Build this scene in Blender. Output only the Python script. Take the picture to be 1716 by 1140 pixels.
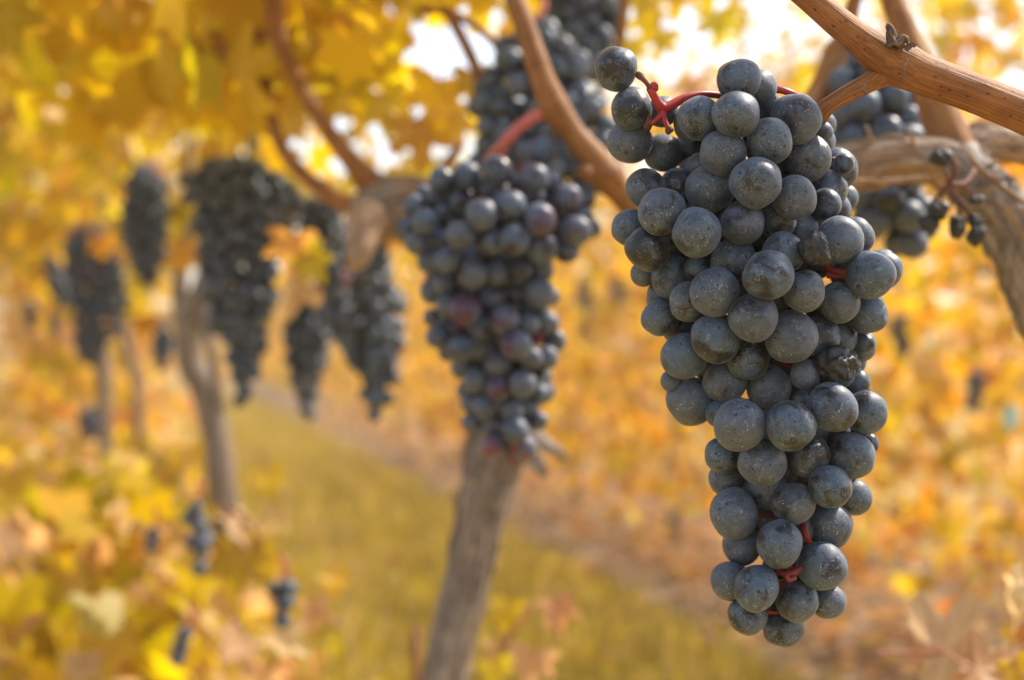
import bpy, math, random
import numpy as np
from mathutils import Vector, Matrix, Euler, noise, Quaternion

for o in list(bpy.data.objects):
    bpy.data.objects.remove(o)
sc = bpy.context.scene
C = sc.collection
R = math.radians
rng = random.Random(7)

# ------------------------------------------------------------------ camera, sky, sun, exposure
CAM_H = 0.72
FPX = 2383.0                                    # focal length in photograph pixels (50 mm on 36 mm, 1716 px wide)
cam = bpy.data.cameras.new('camera')
cam.lens = 50
cam.sensor_width = 36
cam.clip_start = 0.02
cam.clip_end = 2000
cam.dof.use_dof = True
cam.dof.focus_distance = 0.442
cam.dof.aperture_fstop = 7.5
cam.dof.aperture_blades = 0
camo = bpy.data.objects.new('camera', cam)
C.objects.link(camo)
camo.location = (0, 0, CAM_H)
camo.rotation_euler = (R(90), 0, 0)
sc.camera = camo

SUN_EL, SUN_AZ = 50.0, 60.0                     # the sun stands behind the vines, to the far right
w = bpy.data.worlds.new('World')
sc.world = w
w.use_nodes = True
nt = w.node_tree
bg = nt.nodes['Background']
sky = nt.nodes.new('ShaderNodeTexSky')
sky.sky_type = 'NISHITA'
sky.sun_disc = False
sky.sun_elevation = R(SUN_EL)
sky.sun_rotation = R(SUN_AZ)
sky.air_density = 1.0
sky.dust_density = 1.5
sky.ozone_density = 1.0
hs = nt.nodes.new('ShaderNodeHueSaturation')    # thin white autumn overcast: little blue left
hs.inputs['Saturation'].default_value = 0.55
nt.links.new(sky.outputs[0], hs.inputs['Color'])
nt.links.new(hs.outputs[0], bg.inputs[0])
bg.inputs[1].default_value = 0.15

sl = bpy.data.lights.new('sun', 'SUN')
sl.energy = 4.0
sl.angle = R(1.0)
sl.color = (1.0, 0.89, 0.73)
so = bpy.data.objects.new('sun', sl)
C.objects.link(so)
d = Vector((math.sin(R(SUN_AZ)) * math.cos(R(SUN_EL)), math.cos(R(SUN_AZ)) * math.cos(R(SUN_EL)), math.sin(R(SUN_EL))))
so.rotation_euler = (-d).to_track_quat('-Z', 'Y').to_euler()
so.location = d * 30

sc.view_settings.view_transform = 'Standard'
sc.view_settings.look = 'None'
sc.view_settings.exposure = 1.05
sc.view_settings.gamma = 1
sc.view_settings.use_curve_mapping = False
sc.cycles.use_denoising = True
sc.cycles.max_bounces = 10
sc.cycles.transmission_bounces = 8
sc.cycles.transparent_max_bounces = 8


# ------------------------------------------------------------------ helpers
def P(px, py, D):
    """A point at depth D seen at photograph pixel px, py."""
    return Vector(((px - 858.0) / FPX * D, D, CAM_H - (py - 570.0) / FPX * D))


def link_mesh(name, me, mat=None, parent=None, loc=None, color=None):
    o = bpy.data.objects.new(name, me)
    C.objects.link(o)
    if mat is not None:
        for m in (mat if isinstance(mat, (list, tuple)) else [mat]):
            me.materials.append(m)
    if loc is not None:
        o.location = loc
    if parent is not None:
        o.parent = parent
    if color is not None:
        o.color = color
    return o


def thing(name, label, cat, loc, group=None):
    o = bpy.data.objects.new(name, None)
    o.empty_display_size = 0.05
    C.objects.link(o)
    o.location = loc
    return tag(o, label, cat, group)


def tag(o, label, cat, group=None):
    o['label'] = label
    o['category'] = cat
    if group:
        o['group'] = group
    return o


def make_mesh(name, verts, faces, smooth=True, tubeco=None, tint=None, mats=None):
    me = bpy.data.meshes.new(name)
    me.from_pydata([tuple(v) for v in verts], [], faces)
    if smooth:
        me.polygons.foreach_set('use_smooth', [True] * len(me.polygons))
    if tubeco is not None:
        a = me.attributes.new('tube_co', 'FLOAT_VECTOR', 'POINT')
        a.data.foreach_set('vector', np.asarray(tubeco, dtype=np.float32).ravel())
    if tint is not None:
        a = me.attributes.new('tint', 'FLOAT_COLOR', 'POINT')
        a.data.foreach_set('color', np.asarray(tint, dtype=np.float32).ravel())
    if mats is not None:
        me.polygons.foreach_set('material_index', mats)
    me.update()
    return me


def catmull(pts, rad, n):
    """Smooth path of points and radii."""
    out, ro = [], []
    k = len(pts)
    for i in range(k - 1):
        p0, p1, p2, p3 = pts[max(i - 1, 0)], pts[i], pts[i + 1], pts[min(i + 2, k - 1)]
        for j in range(n):
            t = j / n
            t2, t3 = t * t, t * t * t
            out.append(0.5 * ((2 * p1) + (p2 - p0) * t + (2 * p0 - 5 * p1 + 4 * p2 - p3) * t2 + (3 * p1 - p0 - 3 * p2 + p3) * t3))
            s = t * t * (3 - 2 * t)
            ro.append(rad[i] * (1 - s) + rad[i + 1] * s)
    out.append(pts[-1].copy())
    ro.append(rad[-1])
    return out, ro


class Builder:
    def __init__(self):
        self.v, self.f, self.t = [], [], []

    def tube(self, pts, rad, sides=10, seg=5, bump=0.0, freq=3.0, lfreq=12.0, seed=0.0, flat=1.0):
        """A tapered tube; bump raises ridges that run along it (bark)."""
        path, rr = catmull(pts, rad, seg)
        base = len(self.v)
        up = Vector((0.13, 0.21, 0.97))
        s = 0.0
        prev = None
        for i, (p, r) in enumerate(zip(path, rr)):
            a = path[max(i - 1, 0)]
            b = path[min(i + 1, len(path) - 1)]
            tan = (b - a).normalized() if (b - a).length > 1e-9 else Vector((0, 0, 1))
            if prev is None:
                n = tan.cross(up)
                if n.length < 1e-3:
                    n = tan.cross(Vector((1, 0, 0)))
                n.normalize()
            else:
                n = (prev - tan * prev.dot(tan)).normalized()
            prev = n
            bi = tan.cross(n)
            if i:
                s += (p - path[i - 1]).length
            for k in range(sides):
                an = 2 * math.pi * k / sides
                ca, sa = math.cos(an), math.sin(an)
                q = r
                if bump:
                    q = r * (1 + bump * (noise.noise(Vector((ca * freq + seed, sa * freq, s * lfreq)))
                                         + 0.6 * noise.noise(Vector((ca * freq * 2.3, sa * freq * 2.3 + seed, s * lfreq * 2.1)))))
                self.v.append(p + n * (ca * q) + bi * (sa * q * flat))
                self.t.append((ca * r + seed, sa * r, s))
        m = len(path)
        for i in range(m - 1):
            for k in range(sides):
                k2 = (k + 1) % sides
                self.f.append((base + i * sides + k, base + i * sides + k2, base + (i + 1) * sides + k2, base + (i + 1) * sides + k))
        for ring, rev in ((0, True), (m - 1, False)):
            c = len(self.v)
            self.v.append(path[ring].copy())
            self.t.append((seed, 0, 0 if ring == 0 else s))
            for k in range(sides):
                k2 = (k + 1) % sides
                a_, b_ = base + ring * sides + k, base + ring * sides + k2
                self.f.append((c, b_, a_) if rev else (c, a_, b_))
        return self

    def blob(self, p, r, seed=0.0, rough=0.25, sx=1, sy=1, sz=1, n=8):
        base = len(self.v)
        for i in range(n + 1):
            th = math.pi * i / n
            for k in range(n * 2):
                ph = math.pi * k / n
                q = Vector((math.sin(th) * math.cos(ph), math.sin(th) * math.sin(ph), math.cos(th)))
                d_ = 1 + rough * noise.noise(q * 2.2 + Vector((seed, seed, 0)))
                self.v.append(p + Vector((q.x * sx, q.y * sy, q.z * sz)) * (r * d_))
                self.t.append((q.x * r + seed, q.y * r, q.z * r))
        m = n * 2
        for i in range(n):
            for k in range(m):
                k2 = (k + 1) % m
                self.f.append((base + i * m + k, base + (i + 1) * m + k, base + (i + 1) * m + k2, base + i * m + k2))
        return self

    def build(self, name, mat, parent=None):
        off = Vector((0, 0, 0))
        q = parent
        while q is not None:
            off = off + q.location
            q = q.parent
        me = make_mesh(name, [v - off for v in self.v], self.f, True, self.t)
        return link_mesh(name, me, mat, parent)


# ------------------------------------------------------------------ materials
def new_mat(name):
    m = bpy.data.materials.new(name)
    m.use_nodes = True
    t = m.node_tree
    for n in list(t.nodes):
        t.nodes.remove(n)
    return m, t


def N(t, typ, **kw):
    n = t.nodes.new(typ)
    for k, v in kw.items():
        if k.startswith('i_'):
            key = k[2:]
            n.inputs[int(key) if key.isdigit() else key.replace('_', ' ')].default_value = v
        else:
            setattr(n, k, v)
    return n


def ramp(t, stops, inp=None, interp='LINEAR'):
    n = t.nodes.new('ShaderNodeValToRGB')
    n.color_ramp.interpolation = interp
    el = n.color_ramp.elements
    while len(el) < len(stops):
        el.new(0.5)
    for e, (p, c) in zip(el, stops):
        e.position = p
        e.color = (c, c, c, 1) if isinstance(c, (int, float)) else (c[0], c[1], c[2], 1)
    if inp is not None:
        t.links.new(inp, n.inputs[0])
    return n


def mixc(t, fac, a, b, mode='MIX'):
    n = t.nodes.new('ShaderNodeMix')
    n.data_type = 'RGBA'
    n.blend_type = mode
    for idx, v in ((0, fac), (6, a), (7, b)):
        if hasattr(v, 'links'):
            t.links.new(v, n.inputs[idx])
        elif isinstance(v, (int, float)):
            n.inputs[idx].default_value = v if idx == 0 else (v, v, v, 1)
        else:
            n.inputs[idx].default_value = (v[0], v[1], v[2], 1)
    return n.outputs[2]


def math_n(t, op, a, b=None):
    n = t.nodes.new('ShaderNodeMath')
    n.operation = op
    for i, v in enumerate((a, b)):
        if v is None:
            continue
        if hasattr(v, 'links'):
            t.links.new(v, n.inputs[i])
        else:
            n.inputs[i].default_value = v
    return n.outputs[0]


def grape_material(name, detail=True):
    """Dark skin under a dusty blue bloom that is rubbed off in patches, speckled and scratched."""
    m, t = new_mat(name)
    out = N(t, 'ShaderNodeOutputMaterial')
    b = N(t, 'ShaderNodeBsdfPrincipled')
    t.links.new(b.outputs[0], out.inputs[0])
    tc = N(t, 'ShaderNodeTexCoord')
    oi = N(t, 'ShaderNodeObjectInfo')
    sh = math_n(t, 'MULTIPLY', oi.outputs['Random'], 91.7)
    va = N(t, 'ShaderNodeVectorMath', operation='ADD')
    t.links.new(tc.outputs['Object'], va.inputs[0])
    t.links.new(sh, va.inputs[1])
    co = va.outputs[0]

    def noi(scale, det=3.0, rough=0.55, dist=0.0, vec=None):
        n = N(t, 'ShaderNodeTexNoise', i_Scale=scale, i_Detail=det, i_Roughness=rough, i_Distortion=dist)
        t.links.new(vec or co, n.inputs['Vector'])
        return n.outputs[0]

    big = noi(0.75, 5.0, 0.6, 0.45)
    bias = math_n(t, 'MULTIPLY', math_n(t, 'SUBTRACT', oi.outputs['Random'], 0.5), 0.16)
    rub = ramp(t, [(0.385, 0.0), (0.43, 0.55), (0.47, 0.85), (0.56, 1.0)], math_n(t, 'ADD', big, bias))
    fine = noi(4.0, 5.0, 0.7)
    shade = ramp(t, [(0.32, 0.50), (0.68, 1.0)], fine)
    bloom = math_n(t, 'MULTIPLY', rub.outputs[0], shade.outputs[0])
    if detail:
        warp = N(t, 'ShaderNodeVectorMath', operation='ADD')
        wn = N(t, 'ShaderNodeTexNoise', i_Scale=5.0, i_Detail=2.0)
        t.links.new(co, wn.inputs['Vector'])
        ws = N(t, 'ShaderNodeVectorMath', operation='SCALE')
        ws.inputs['Scale'].default_value = 0.16
        t.links.new(wn.outputs['Color'], ws.inputs[0])
        t.links.new(co, warp.inputs[0])
        t.links.new(ws.outputs[0], warp.inputs[1])

        def spots(scale, r0, r1, density):
            v = N(t, 'ShaderNodeTexVoronoi', i_Scale=scale, i_Randomness=1.0)
            t.links.new(warp.outputs[0], v.inputs['Vector'])
            sep = N(t, 'ShaderNodeSeparateColor')
            t.links.new(v.outputs['Color'], sep.inputs[0])
            keep = math_n(t, 'LESS_THAN', sep.outputs[0], density)
            size = math_n(t, 'MULTIPLY', sep.outputs[1], r1 - r0)
            dd = math_n(t, 'SUBTRACT', v.outputs['Distance'], math_n(t, 'ADD', size, r0))
            sm = ramp(t, [(0.0, 1.0), (0.04, 0.0)], dd)
            return math_n(t, 'MULTIPLY', sm.outputs[0], keep)
        where = ramp(t, [(0.40, 0.0), (0.52, 1.0)], math_n(t, 'ADD', noi(1.3, 2.0), math_n(t, 'MULTIPLY', math_n(t, 'SUBTRACT', math_n(t, 'FRACT', sh), 0.5), 0.28)))
        dark1 = math_n(t, 'MULTIPLY', spots(7.5, 0.10, 0.34, 0.75), where.outputs[0])
        dark2 = math_n(t, 'MULTIPLY', spots(3.4, 0.06, 0.30, 0.34), math_n(t, 'GREATER_THAN', math_n(t, 'FRACT', math_n(t, 'MULTIPLY', sh, 7.3)), 0.3))
        dark3 = math_n(t, 'MULTIPLY', spots(15.0, 0.12, 0.30, 0.55), where.outputs[0])
        dk = math_n(t, 'MAXIMUM', math_n(t, 'MAXIMUM', dark1, dark2), dark3)
        bloom = math_n(t, 'MULTIPLY', bloom, math_n(t, 'SUBTRACT', 1.0, math_n(t, 'MULTIPLY', dk, 0.92)))
    tint = mixc(t, noi(0.9, 2.0), (0.066, 0.110, 0.178), (0.090, 0.130, 0.188))
    tint = mixc(t, ramp(t, [(0.3, 0.0), (0.75, 0.55)], oi.outputs['Random']).outputs[0], tint, (0.098, 0.110, 0.146))
    skin = mixc(t, noi(2.0, 3.0), (0.009, 0.011, 0.016), (0.021, 0.023, 0.031))
    skin = mixc(t, 1.0, skin, oi.outputs['Color'], 'MULTIPLY')
    col = mixc(t, bloom, skin, tint)
    if detail:
        sp = N(t, 'ShaderNodeTexVoronoi', i_Scale=11.0, i_Randomness=1.0)
        t.links.new(co, sp.inputs['Vector'])
        sepc = N(t, 'ShaderNodeSeparateColor')
        t.links.new(sp.outputs['Color'], sepc.inputs[0])
        speck = math_n(t, 'MULTIPLY', ramp(t, [(0.065, 1.0), (0.10, 0.0)], sp.outputs['Distance']).outputs[0],
                       math_n(t, 'LESS_THAN', sepc.outputs[2], 0.55))
        # hairline dust tracks
        l1 = noi(2.1, 3.0, 0.6, 1.2)
        line = math_n(t, 'LESS_THAN', math_n(t, 'ABSOLUTE', math_n(t, 'SUBTRACT', l1, 0.5)), 0.008)
        lm = ramp(t, [(0.46, 0.0), (0.54, 1.0)], noi(1.9, 2.0, 0.5, 0.0))
        brk = ramp(t, [(0.45, 0.0), (0.55, 1.0)], noi(9.0, 2.0))
        line = math_n(t, 'MULTIPLY', math_n(t, 'MULTIPLY', line, lm.outputs[0]), brk.outputs[0])
        dirt = math_n(t, 'MAXIMUM', math_n(t, 'MULTIPLY', speck, 0.85), math_n(t, 'MULTIPLY', line, 0.8))
        col = mixc(t, dirt, col, (0.42, 0.40, 0.37))
        br = math_n(t, 'MULTIPLY', ramp(t, [(0.66, 0.0), (0.72, 1.0)], noi(2.6, 3.0)).outputs[0], 0.16)
        col = mixc(t, br, col, (0.13, 0.10, 0.085))
    t.links.new(col, b.inputs['Base Color'])
    ro = ramp(t, [(0.0, 0.33), (0.5, 0.45), (1.0, 0.57)], bloom)
    t.links.new(ro.outputs[0], b.inputs['Roughness'])
    b.inputs['Specular IOR Level'].default_value = 0.42
    b.inputs['Sheen Weight'].default_value = 0.12
    b.inputs['Sheen Roughness'].default_value = 0.4
    if detail:
        bp = N(t, 'ShaderNodeBump', i_Strength=0.09, i_Distance=0.04)
        t.links.new(fine, bp.inputs['Height'])
        t.links.new(bp.outputs[0], b.inputs['Normal'])
    return m


def shrivel_material():
    m, t = new_mat('raisin_skin')
    out = N(t, 'ShaderNodeOutputMaterial')
    b = N(t, 'ShaderNodeBsdfPrincipled')
    t.links.new(b.outputs[0], out.inputs[0])
    tc = N(t, 'ShaderNodeTexCoord')
    n = N(t, 'ShaderNodeTexNoise', i_Scale=3.0, i_Detail=5.0, i_Roughness=0.65)
    t.links.new(tc.outputs['Object'], n.inputs['Vector'])
    r = ramp(t, [(0.38, (0.008, 0.008, 0.009)), (0.62, (0.025, 0.026, 0.03)), (0.85, (0.08, 0.08, 0.08))], n.outputs[0])
    t.links.new(r.outputs[0], b.inputs['Base Color'])
    b.inputs['Roughness'].default_value = 0.55
    return m


def wood_material(name, c_dark, c_mid, c_light, fr=900.0, fl=14.0, spots=0.0, rough=0.6, bump=0.4, split=0.5):
    """Wood fibres running along a tube, from the tube's own coordinates."""
    m, t = new_mat(name)
    out = N(t, 'ShaderNodeOutputMaterial')
    b = N(t, 'ShaderNodeBsdfPrincipled')
    t.links.new(b.outputs[0], out.inputs[0])
    at = N(t, 'ShaderNodeAttribute', attribute_name='tube_co')
    mp = N(t, 'ShaderNodeVectorMath', operation='MULTIPLY')
    mp.inputs[1].default_value = (fr, fr, fl)
    t.links.new(at.outputs['Vector'], mp.inputs[0])
    n1 = N(t, 'ShaderNodeTexNoise', i_Scale=1.0, i_Detail=4.0, i_Roughness=0.6)
    t.links.new(mp.outputs[0], n1.inputs['Vector'])
    n2 = N(t, 'ShaderNodeTexNoise', i_Scale=70.0, i_Detail=4.0, i_Roughness=0.6)
    t.links.new(at.outputs['Vector'], n2.inputs['Vector'])
    s = math_n(t, 'ADD', math_n(t, 'MULTIPLY', n1.outputs[0], split), math_n(t, 'MULTIPLY', n2.outputs[0], 1 - split))
    r = ramp(t, [(0.34, c_dark), (0.5, c_mid), (0.66, c_light)], s)
    col = r.outputs[0]
    if spots:
        mp2 = N(t, 'ShaderNodeVectorMath', operation='MULTIPLY')
        mp2.inputs[1].default_value = (spots, spots, spots * 0.55)
        t.links.new(at.outputs['Vector'], mp2.inputs[0])
        v = N(t, 'ShaderNodeTexVoronoi', i_Scale=1.0)
        t.links.new(mp2.outputs[0], v.inputs['Vector'])
        sp = N(t, 'ShaderNodeSeparateColor')
        t.links.new(v.outputs['Color'], sp.inputs[0])
        k = math_n(t, 'MULTIPLY', ramp(t, [(0.12, 1.0), (0.26, 0.0)], v.outputs['Distance']).outputs[0], math_n(t, 'LESS_THAN', sp.outputs[0], 0.35))
        col = mixc(t, math_n(t, 'MULTIPLY', k, 0.75), col, (c_dark[0] * 0.3, c_dark[1] * 0.3, c_dark[2] * 0.3))
    t.links.new(col, b.inputs['Base Color'])
    b.inputs['Roughness'].default_value = rough
    b.inputs['Specular IOR Level'].default_value = 0.25
    bp = N(t, 'ShaderNodeBump', i_Strength=bump, i_Distance=0.0015)
    t.links.new(n1.outputs[0], bp.inputs['Height'])
    t.links.new(bp.outputs[0], b.inputs['Normal'])
    return m


def leaf_material(name, from_attr=False, trans=0.6):
    m, t = new_mat(name)
    out = N(t, 'ShaderNodeOutputMaterial')
    if from_attr:
        src = N(t, 'ShaderNodeAttribute', attribute_name='tint').outputs['Color']
    else:
        src = N(t, 'ShaderNodeObjectInfo').outputs['Color']
    tc = N(t, 'ShaderNodeTexCoord')
    n = N(t, 'ShaderNodeTexNoise', i_Scale=3.2 if not from_attr else 30.0, i_Detail=4.0, i_Roughness=0.6)
    t.links.new(tc.outputs['Object'], n.inputs['Vector'])
    k = ramp(t, [(0.55, 0.0), (0.74, 0.6)], n.outputs[0])
    col = mixc(t, k.outputs[0], src, mixc(t, 1.0, src, (0.85, 0.62, 0.50), 'MULTIPLY'))
    if not from_attr:
        sx = N(t, 'ShaderNodeSeparateXYZ')
        t.links.new(tc.outputs['Object'], sx.inputs[0])
        ax = math_n(t, 'ABSOLUTE', sx.outputs[0])
        vein = None
        for th in (0, R(56), R(112)):
            c_, s_ = math.cos(th), math.sin(th)
            dist = math_n(t, 'ABSOLUTE', math_n(t, 'SUBTRACT', math_n(t, 'MULTIPLY', ax, c_), math_n(t, 'MULTIPLY', sx.outputs[1], s_)))
            along = math_n(t, 'ADD', math_n(t, 'MULTIPLY', ax, s_), math_n(t, 'MULTIPLY', sx.outputs[1], c_))
            mk = math_n(t, 'MULTIPLY', ramp(t, [(0.008, 1.0), (0.026, 0.0)], dist).outputs[0], math_n(t, 'GREATER_THAN', along, 0.0))
            vein = mk if vein is None else math_n(t, 'MAXIMUM', vein, mk)
        col = mixc(t, math_n(t, 'MULTIPLY', vein, 0.5), col, mixc(t, 0.45, src, (0.75, 0.62, 0.35)))
        ln = N(t, 'ShaderNodeVectorMath', operation='LENGTH')
        t.links.new(tc.outputs['Object'], ln.inputs[0])
        rim = math_n(t, 'MULTIPLY', ramp(t, [(0.62, 0.0), (1.0, 1.0)], ln.outputs['Value']).outputs[0], ramp(t, [(0.45, 0.0), (0.6, 0.8)], n.outputs[0]).outputs[0])
        col = mixc(t, rim, col, (0.26, 0.12, 0.045))
    b = N(t, 'ShaderNodeBsdfPrincipled', i_Roughness=0.42)
    b.inputs['Specular IOR Level'].default_value = 0.42
    t.links.new(col, b.inputs['Base Color'])
    tr = N(t, 'ShaderNodeBsdfTranslucent')
    hsn = N(t, 'ShaderNodeHueSaturation', i_Saturation=1.12, i_Value=1.15)
    t.links.new(col, hsn.inputs['Color'])
    t.links.new(hsn.outputs[0], tr.inputs[0])
    mx = N(t, 'ShaderNodeMixShader')
    mx.inputs[0].default_value = trans
    t.links.new(b.outputs[0], mx.inputs[1])
    t.links.new(tr.outputs[0], mx.inputs[2])
    t.links.new(mx.outputs[0], out.inputs[0])
    return m


def plain(name, col, rough=0.6, noise_scale=0.0, col2=None):
    m, t = new_mat(name)
    out = N(t, 'ShaderNodeOutputMaterial')
    b = N(t, 'ShaderNodeBsdfPrincipled', i_Roughness=rough)
    t.links.new(b.outputs[0], out.inputs[0])
    if noise_scale:
        tc = N(t, 'ShaderNodeTexCoord')
        n = N(t, 'ShaderNodeTexNoise', i_Scale=noise_scale, i_Detail=6.0, i_Roughness=0.6)
        t.links.new(tc.outputs['Object'], n.inputs['Vector'])
        r = ramp(t, [(0.35, col), (0.65, col2)], n.outputs[0])
        t.links.new(r.outputs[0], b.inputs['Base Color'])
    else:
        b.inputs['Base Color'].default_value = (*col, 1)
    return m


M_HERO = grape_material('bloomed_grape_skin')
M_GRAPE = grape_material('grape_skin_plain', False)
M_RAISIN = shrivel_material()
M_CANE = wood_material('ripe_cane', (0.13, 0.046, 0.014), (0.25, 0.098, 0.030), (0.36, 0.165, 0.06), 1500.0, 16.0, spots=520.0, bump=0.5, split=0.62)
M_OLDCANE = wood_material('brown_cane', (0.12, 0.042, 0.010), (0.25, 0.100, 0.024), (0.36, 0.165, 0.05), 900.0, 14.0, bump=0.4)
M_BARK = wood_material('vine_bark', (0.055, 0.042, 0.034), (0.20, 0.158, 0.13), (0.40, 0.335, 0.28), 420.0, 14.0, bump=0.9, split=0.7)
M_ARM = wood_material('peeling_arm_bark', (0.085, 0.048, 0.028), (0.31, 0.20, 0.125), (0.52, 0.39, 0.28), 520.0, 18.0, bump=0.9, split=0.7)
M_RACHIS = wood_material('red_rachis', (0.20, 0.018, 0.02), (0.37, 0.032, 0.036), (0.45, 0.08, 0.06), 900.0, 90.0, rough=0.42, bump=0.15)
M_RACHIS_SHADED = wood_material('shaded_rachis', (0.07, 0.010, 0.010), (0.15, 0.018, 0.018), (0.22, 0.05, 0.035), 900.0, 120.0, rough=0.55, bump=0.2)  # red rachis with the shade inside the bunches put into its colour
M_BUD = wood_material('bud_scale', (0.05, 0.028, 0.018), (0.17, 0.11, 0.075), (0.40, 0.33, 0.27), 1400.0, 200.0, rough=0.8, bump=0.9)
M_PED = wood_material('pedicel_tip', (0.055, 0.018, 0.014), (0.12, 0.04, 0.03), (0.20, 0.08, 0.05), 900.0, 300.0, rough=0.7, bump=0.5)
M_PINKSTEM = wood_material('pink_stem', (0.36, 0.07, 0.06), (0.48, 0.12, 0.10), (0.55, 0.22, 0.14), 900.0, 50.0, rough=0.4, bump=0.1)
M_LEAF = leaf_material('vine_leaf')
M_LEAFS = leaf_material('vine_leaf_mass', True)
M_PETIOLE = plain('leaf_stalk', (0.40, 0.12, 0.07), 0.5)
M_SOIL = plain('bare_soil', (0.12, 0.083, 0.055), 0.95, 9.0, (0.25, 0.17, 0.11))
M_GROUND = plain('meadow_ground', (0.28, 0.19, 0.04), 0.95, 5.0, (0.40, 0.27, 0.07))
M_RUST = plain('rusty_iron', (0.16, 0.05, 0.025), 0.8, 60.0, (0.26, 0.09, 0.04))
M_BLUE = plain('pale_blue_plastic', (0.25, 0.62, 0.72), 0.45)

# ------------------------------------------------------------------ leaf and grape meshes
def leaf_points(n):
    pts = []
    for i in range(n):
        th = -math.pi + 2 * math.pi * (i + 0.5) / n
        a = abs(th)
        r = 0.0
        for c, amp, wd in ((0, 0.66, 0.42), (R(58), 0.60, 0.36), (R(112), 0.50, 0.40)):
            r = max(r, amp * math.exp(-((a - c) / wd) ** 2))
        r = 0.34 + r * 0.72
        if a > R(140):
            r *= 1 - 0.55 * ((a - R(140)) / R(40))
        r *= 1.0 + (0.055 if i % 2 else -0.05)
        pts.append((th, r))
    return pts


def leaf_mesh(name, n, seed, curl, fold, droop, petiole=True):
    """Five-lobed toothed blade, tip along +Y, upper side +Z, hung from its stalk at the origin."""
    rg = random.Random(seed)
    pts = leaf_points(n)

    def shape(x, y):
        r2 = x * x + y * y
        z = -curl * r2 + fold * abs(x) - droop * max(y, 0) ** 2
        z += 0.16 * noise.noise(Vector((x * 2.1 + seed, y * 2.1, 0)))
        z += 0.05 * math.sin(8 * math.atan2(x, y)) * math.sqrt(r2)
        return Vector((x * (1 - 0.25 * abs(fold)), y, z))
    v = [Vector((0, 0, 0))]
    for fac in (0.55, 1.0):
        for th, r in pts:
            q = r * fac * (1 if fac < 1 else 1 + rg.uniform(-.05, .05))
            v.append(shape(math.sin(th) * q, math.cos(th) * q))
    f, mi = [], []
    for i in range(n):
        j = (i + 1) % n
        if i == n - 1:
            continue
        f.append((0, 1 + j, 1 + i))
        mi.append(0)
        f.append((1 + i, 1 + j, 1 + n + j, 1 + n + i))
        mi.append(0)
    if petiole:
        b = len(v)
        L = 0.75
        for k in range(3):
            for s in range(3):
                a = 2 * math.pi * s / 3
                q = k / 2
                v.append(Vector((0.022 * math.cos(a), -L * q, 0.022 * math.sin(a) + 0.16 * q * q - 0.01)))
        for k in range(2):
            for s in range(3):
                s2 = (s + 1) % 3
                f.append((b + k * 3 + s, b + k * 3 + s2, b + (k + 1) * 3 + s2, b + (k + 1) * 3 + s))
                mi.append(1)
    me = make_mesh(name, v, f, True, mats=mi)
    me.materials.append(M_LEAF)
    me.materials.append(M_PETIOLE)
    return me


LEAF = [leaf_mesh('vine_leaf_blade', 30, 3, 0.10, 0.10, 0.10), leaf_mesh('vine_leaf_blade', 30, 11, 0.22, -0.15, 0.18),
        leaf_mesh('vine_leaf_blade', 30, 17, -0.12, 0.30, 0.05), leaf_mesh('vine_leaf_blade', 30, 23, 0.40, 0.15, 0.30),
        leaf_mesh('vine_leaf_blade', 30, 31, 0.05, 0.55, 0.25), leaf_mesh('vine_leaf_blade', 30, 43, 0.30, -0.40, 0.10)]
BIGLEAF = [leaf_mesh('vine_leaf_blade', 60, 5, 0.12, 0.12, 0.12), leaf_mesh('vine_leaf_blade', 60, 15, 0.20, 0.50, 0.20),
           leaf_mesh('vine_leaf_blade', 60, 25, 0.06, -0.22, 0.15)]

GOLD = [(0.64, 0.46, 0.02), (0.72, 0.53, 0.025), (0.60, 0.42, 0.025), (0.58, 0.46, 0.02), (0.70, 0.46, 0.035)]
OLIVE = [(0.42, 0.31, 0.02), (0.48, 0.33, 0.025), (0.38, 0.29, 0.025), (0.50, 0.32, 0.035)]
ORANGE = [(0.64, 0.32, 0.06), (0.62, 0.27, 0.06), (0.66, 0.37, 0.08)]
TAN = [(0.60, 0.41, 0.20), (0.66, 0.47, 0.27), (0.56, 0.37, 0.17), (0.54, 0.30, 0.14)]
AMBER = [(0.68, 0.42, 0.05), (0.68, 0.37, 0.06), (0.64, 0.44, 0.04), (0.70, 0.43, 0.12)]
PALE = [(0.50, 0.36, 0.25), (0.54, 0.40, 0.29), (0.46, 0.31, 0.21)]


def tint(pal, rg):
    c = rg.choice(pal)
    k = rg.uniform(0.8, 1.15)
    return (min(c[0] * k, .8), min(c[1] * k * rg.uniform(.9, 1.1), .8), c[2] * k, 1)


def pick(mix, rg):
    """mix: list of (weight, palette)."""
    s = rg.random() * sum(a for a, _ in mix)
    for a, p in mix:
        s -= a
        if s <= 0:
            return tint(p, rg)
    return tint(mix[-1][1], rg)


def leaf_rot(tip, nrm):
    y = tip.normalized()
    z = (nrm - y * nrm.dot(y))
    if z.length < 1e-4:
        z = y.orthogonal()
    z.normalize()
    x = y.cross(z)
    return Matrix((x, y, z)).transposed()


def rand_leaf_rot(rg, facing=None):
    tip = Vector((rg.gauss(0, .55), rg.gauss(0, .55), -1 + rg.gauss(0, .45)))
    n = Vector((rg.gauss(0, 1), rg.gauss(0, 1), rg.gauss(.5, .6)))
    if facing is not None:
        n = n * 0.6 + facing
    return leaf_rot(tip, n)


def add_leaf(parent, p, size, rot, color, me=None, rg=rng):
    o = bpy.data.objects.new('leaf', me or rg.choice(LEAF))
    C.objects.link(o)
    o.parent = parent
    o.color = color
    M = rot.to_4x4()
    M.translation = p - parent.location
    o.matrix_local = M @ Matrix.Diagonal((size, size, size, 1))
    return o


CHEAP = None


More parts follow.
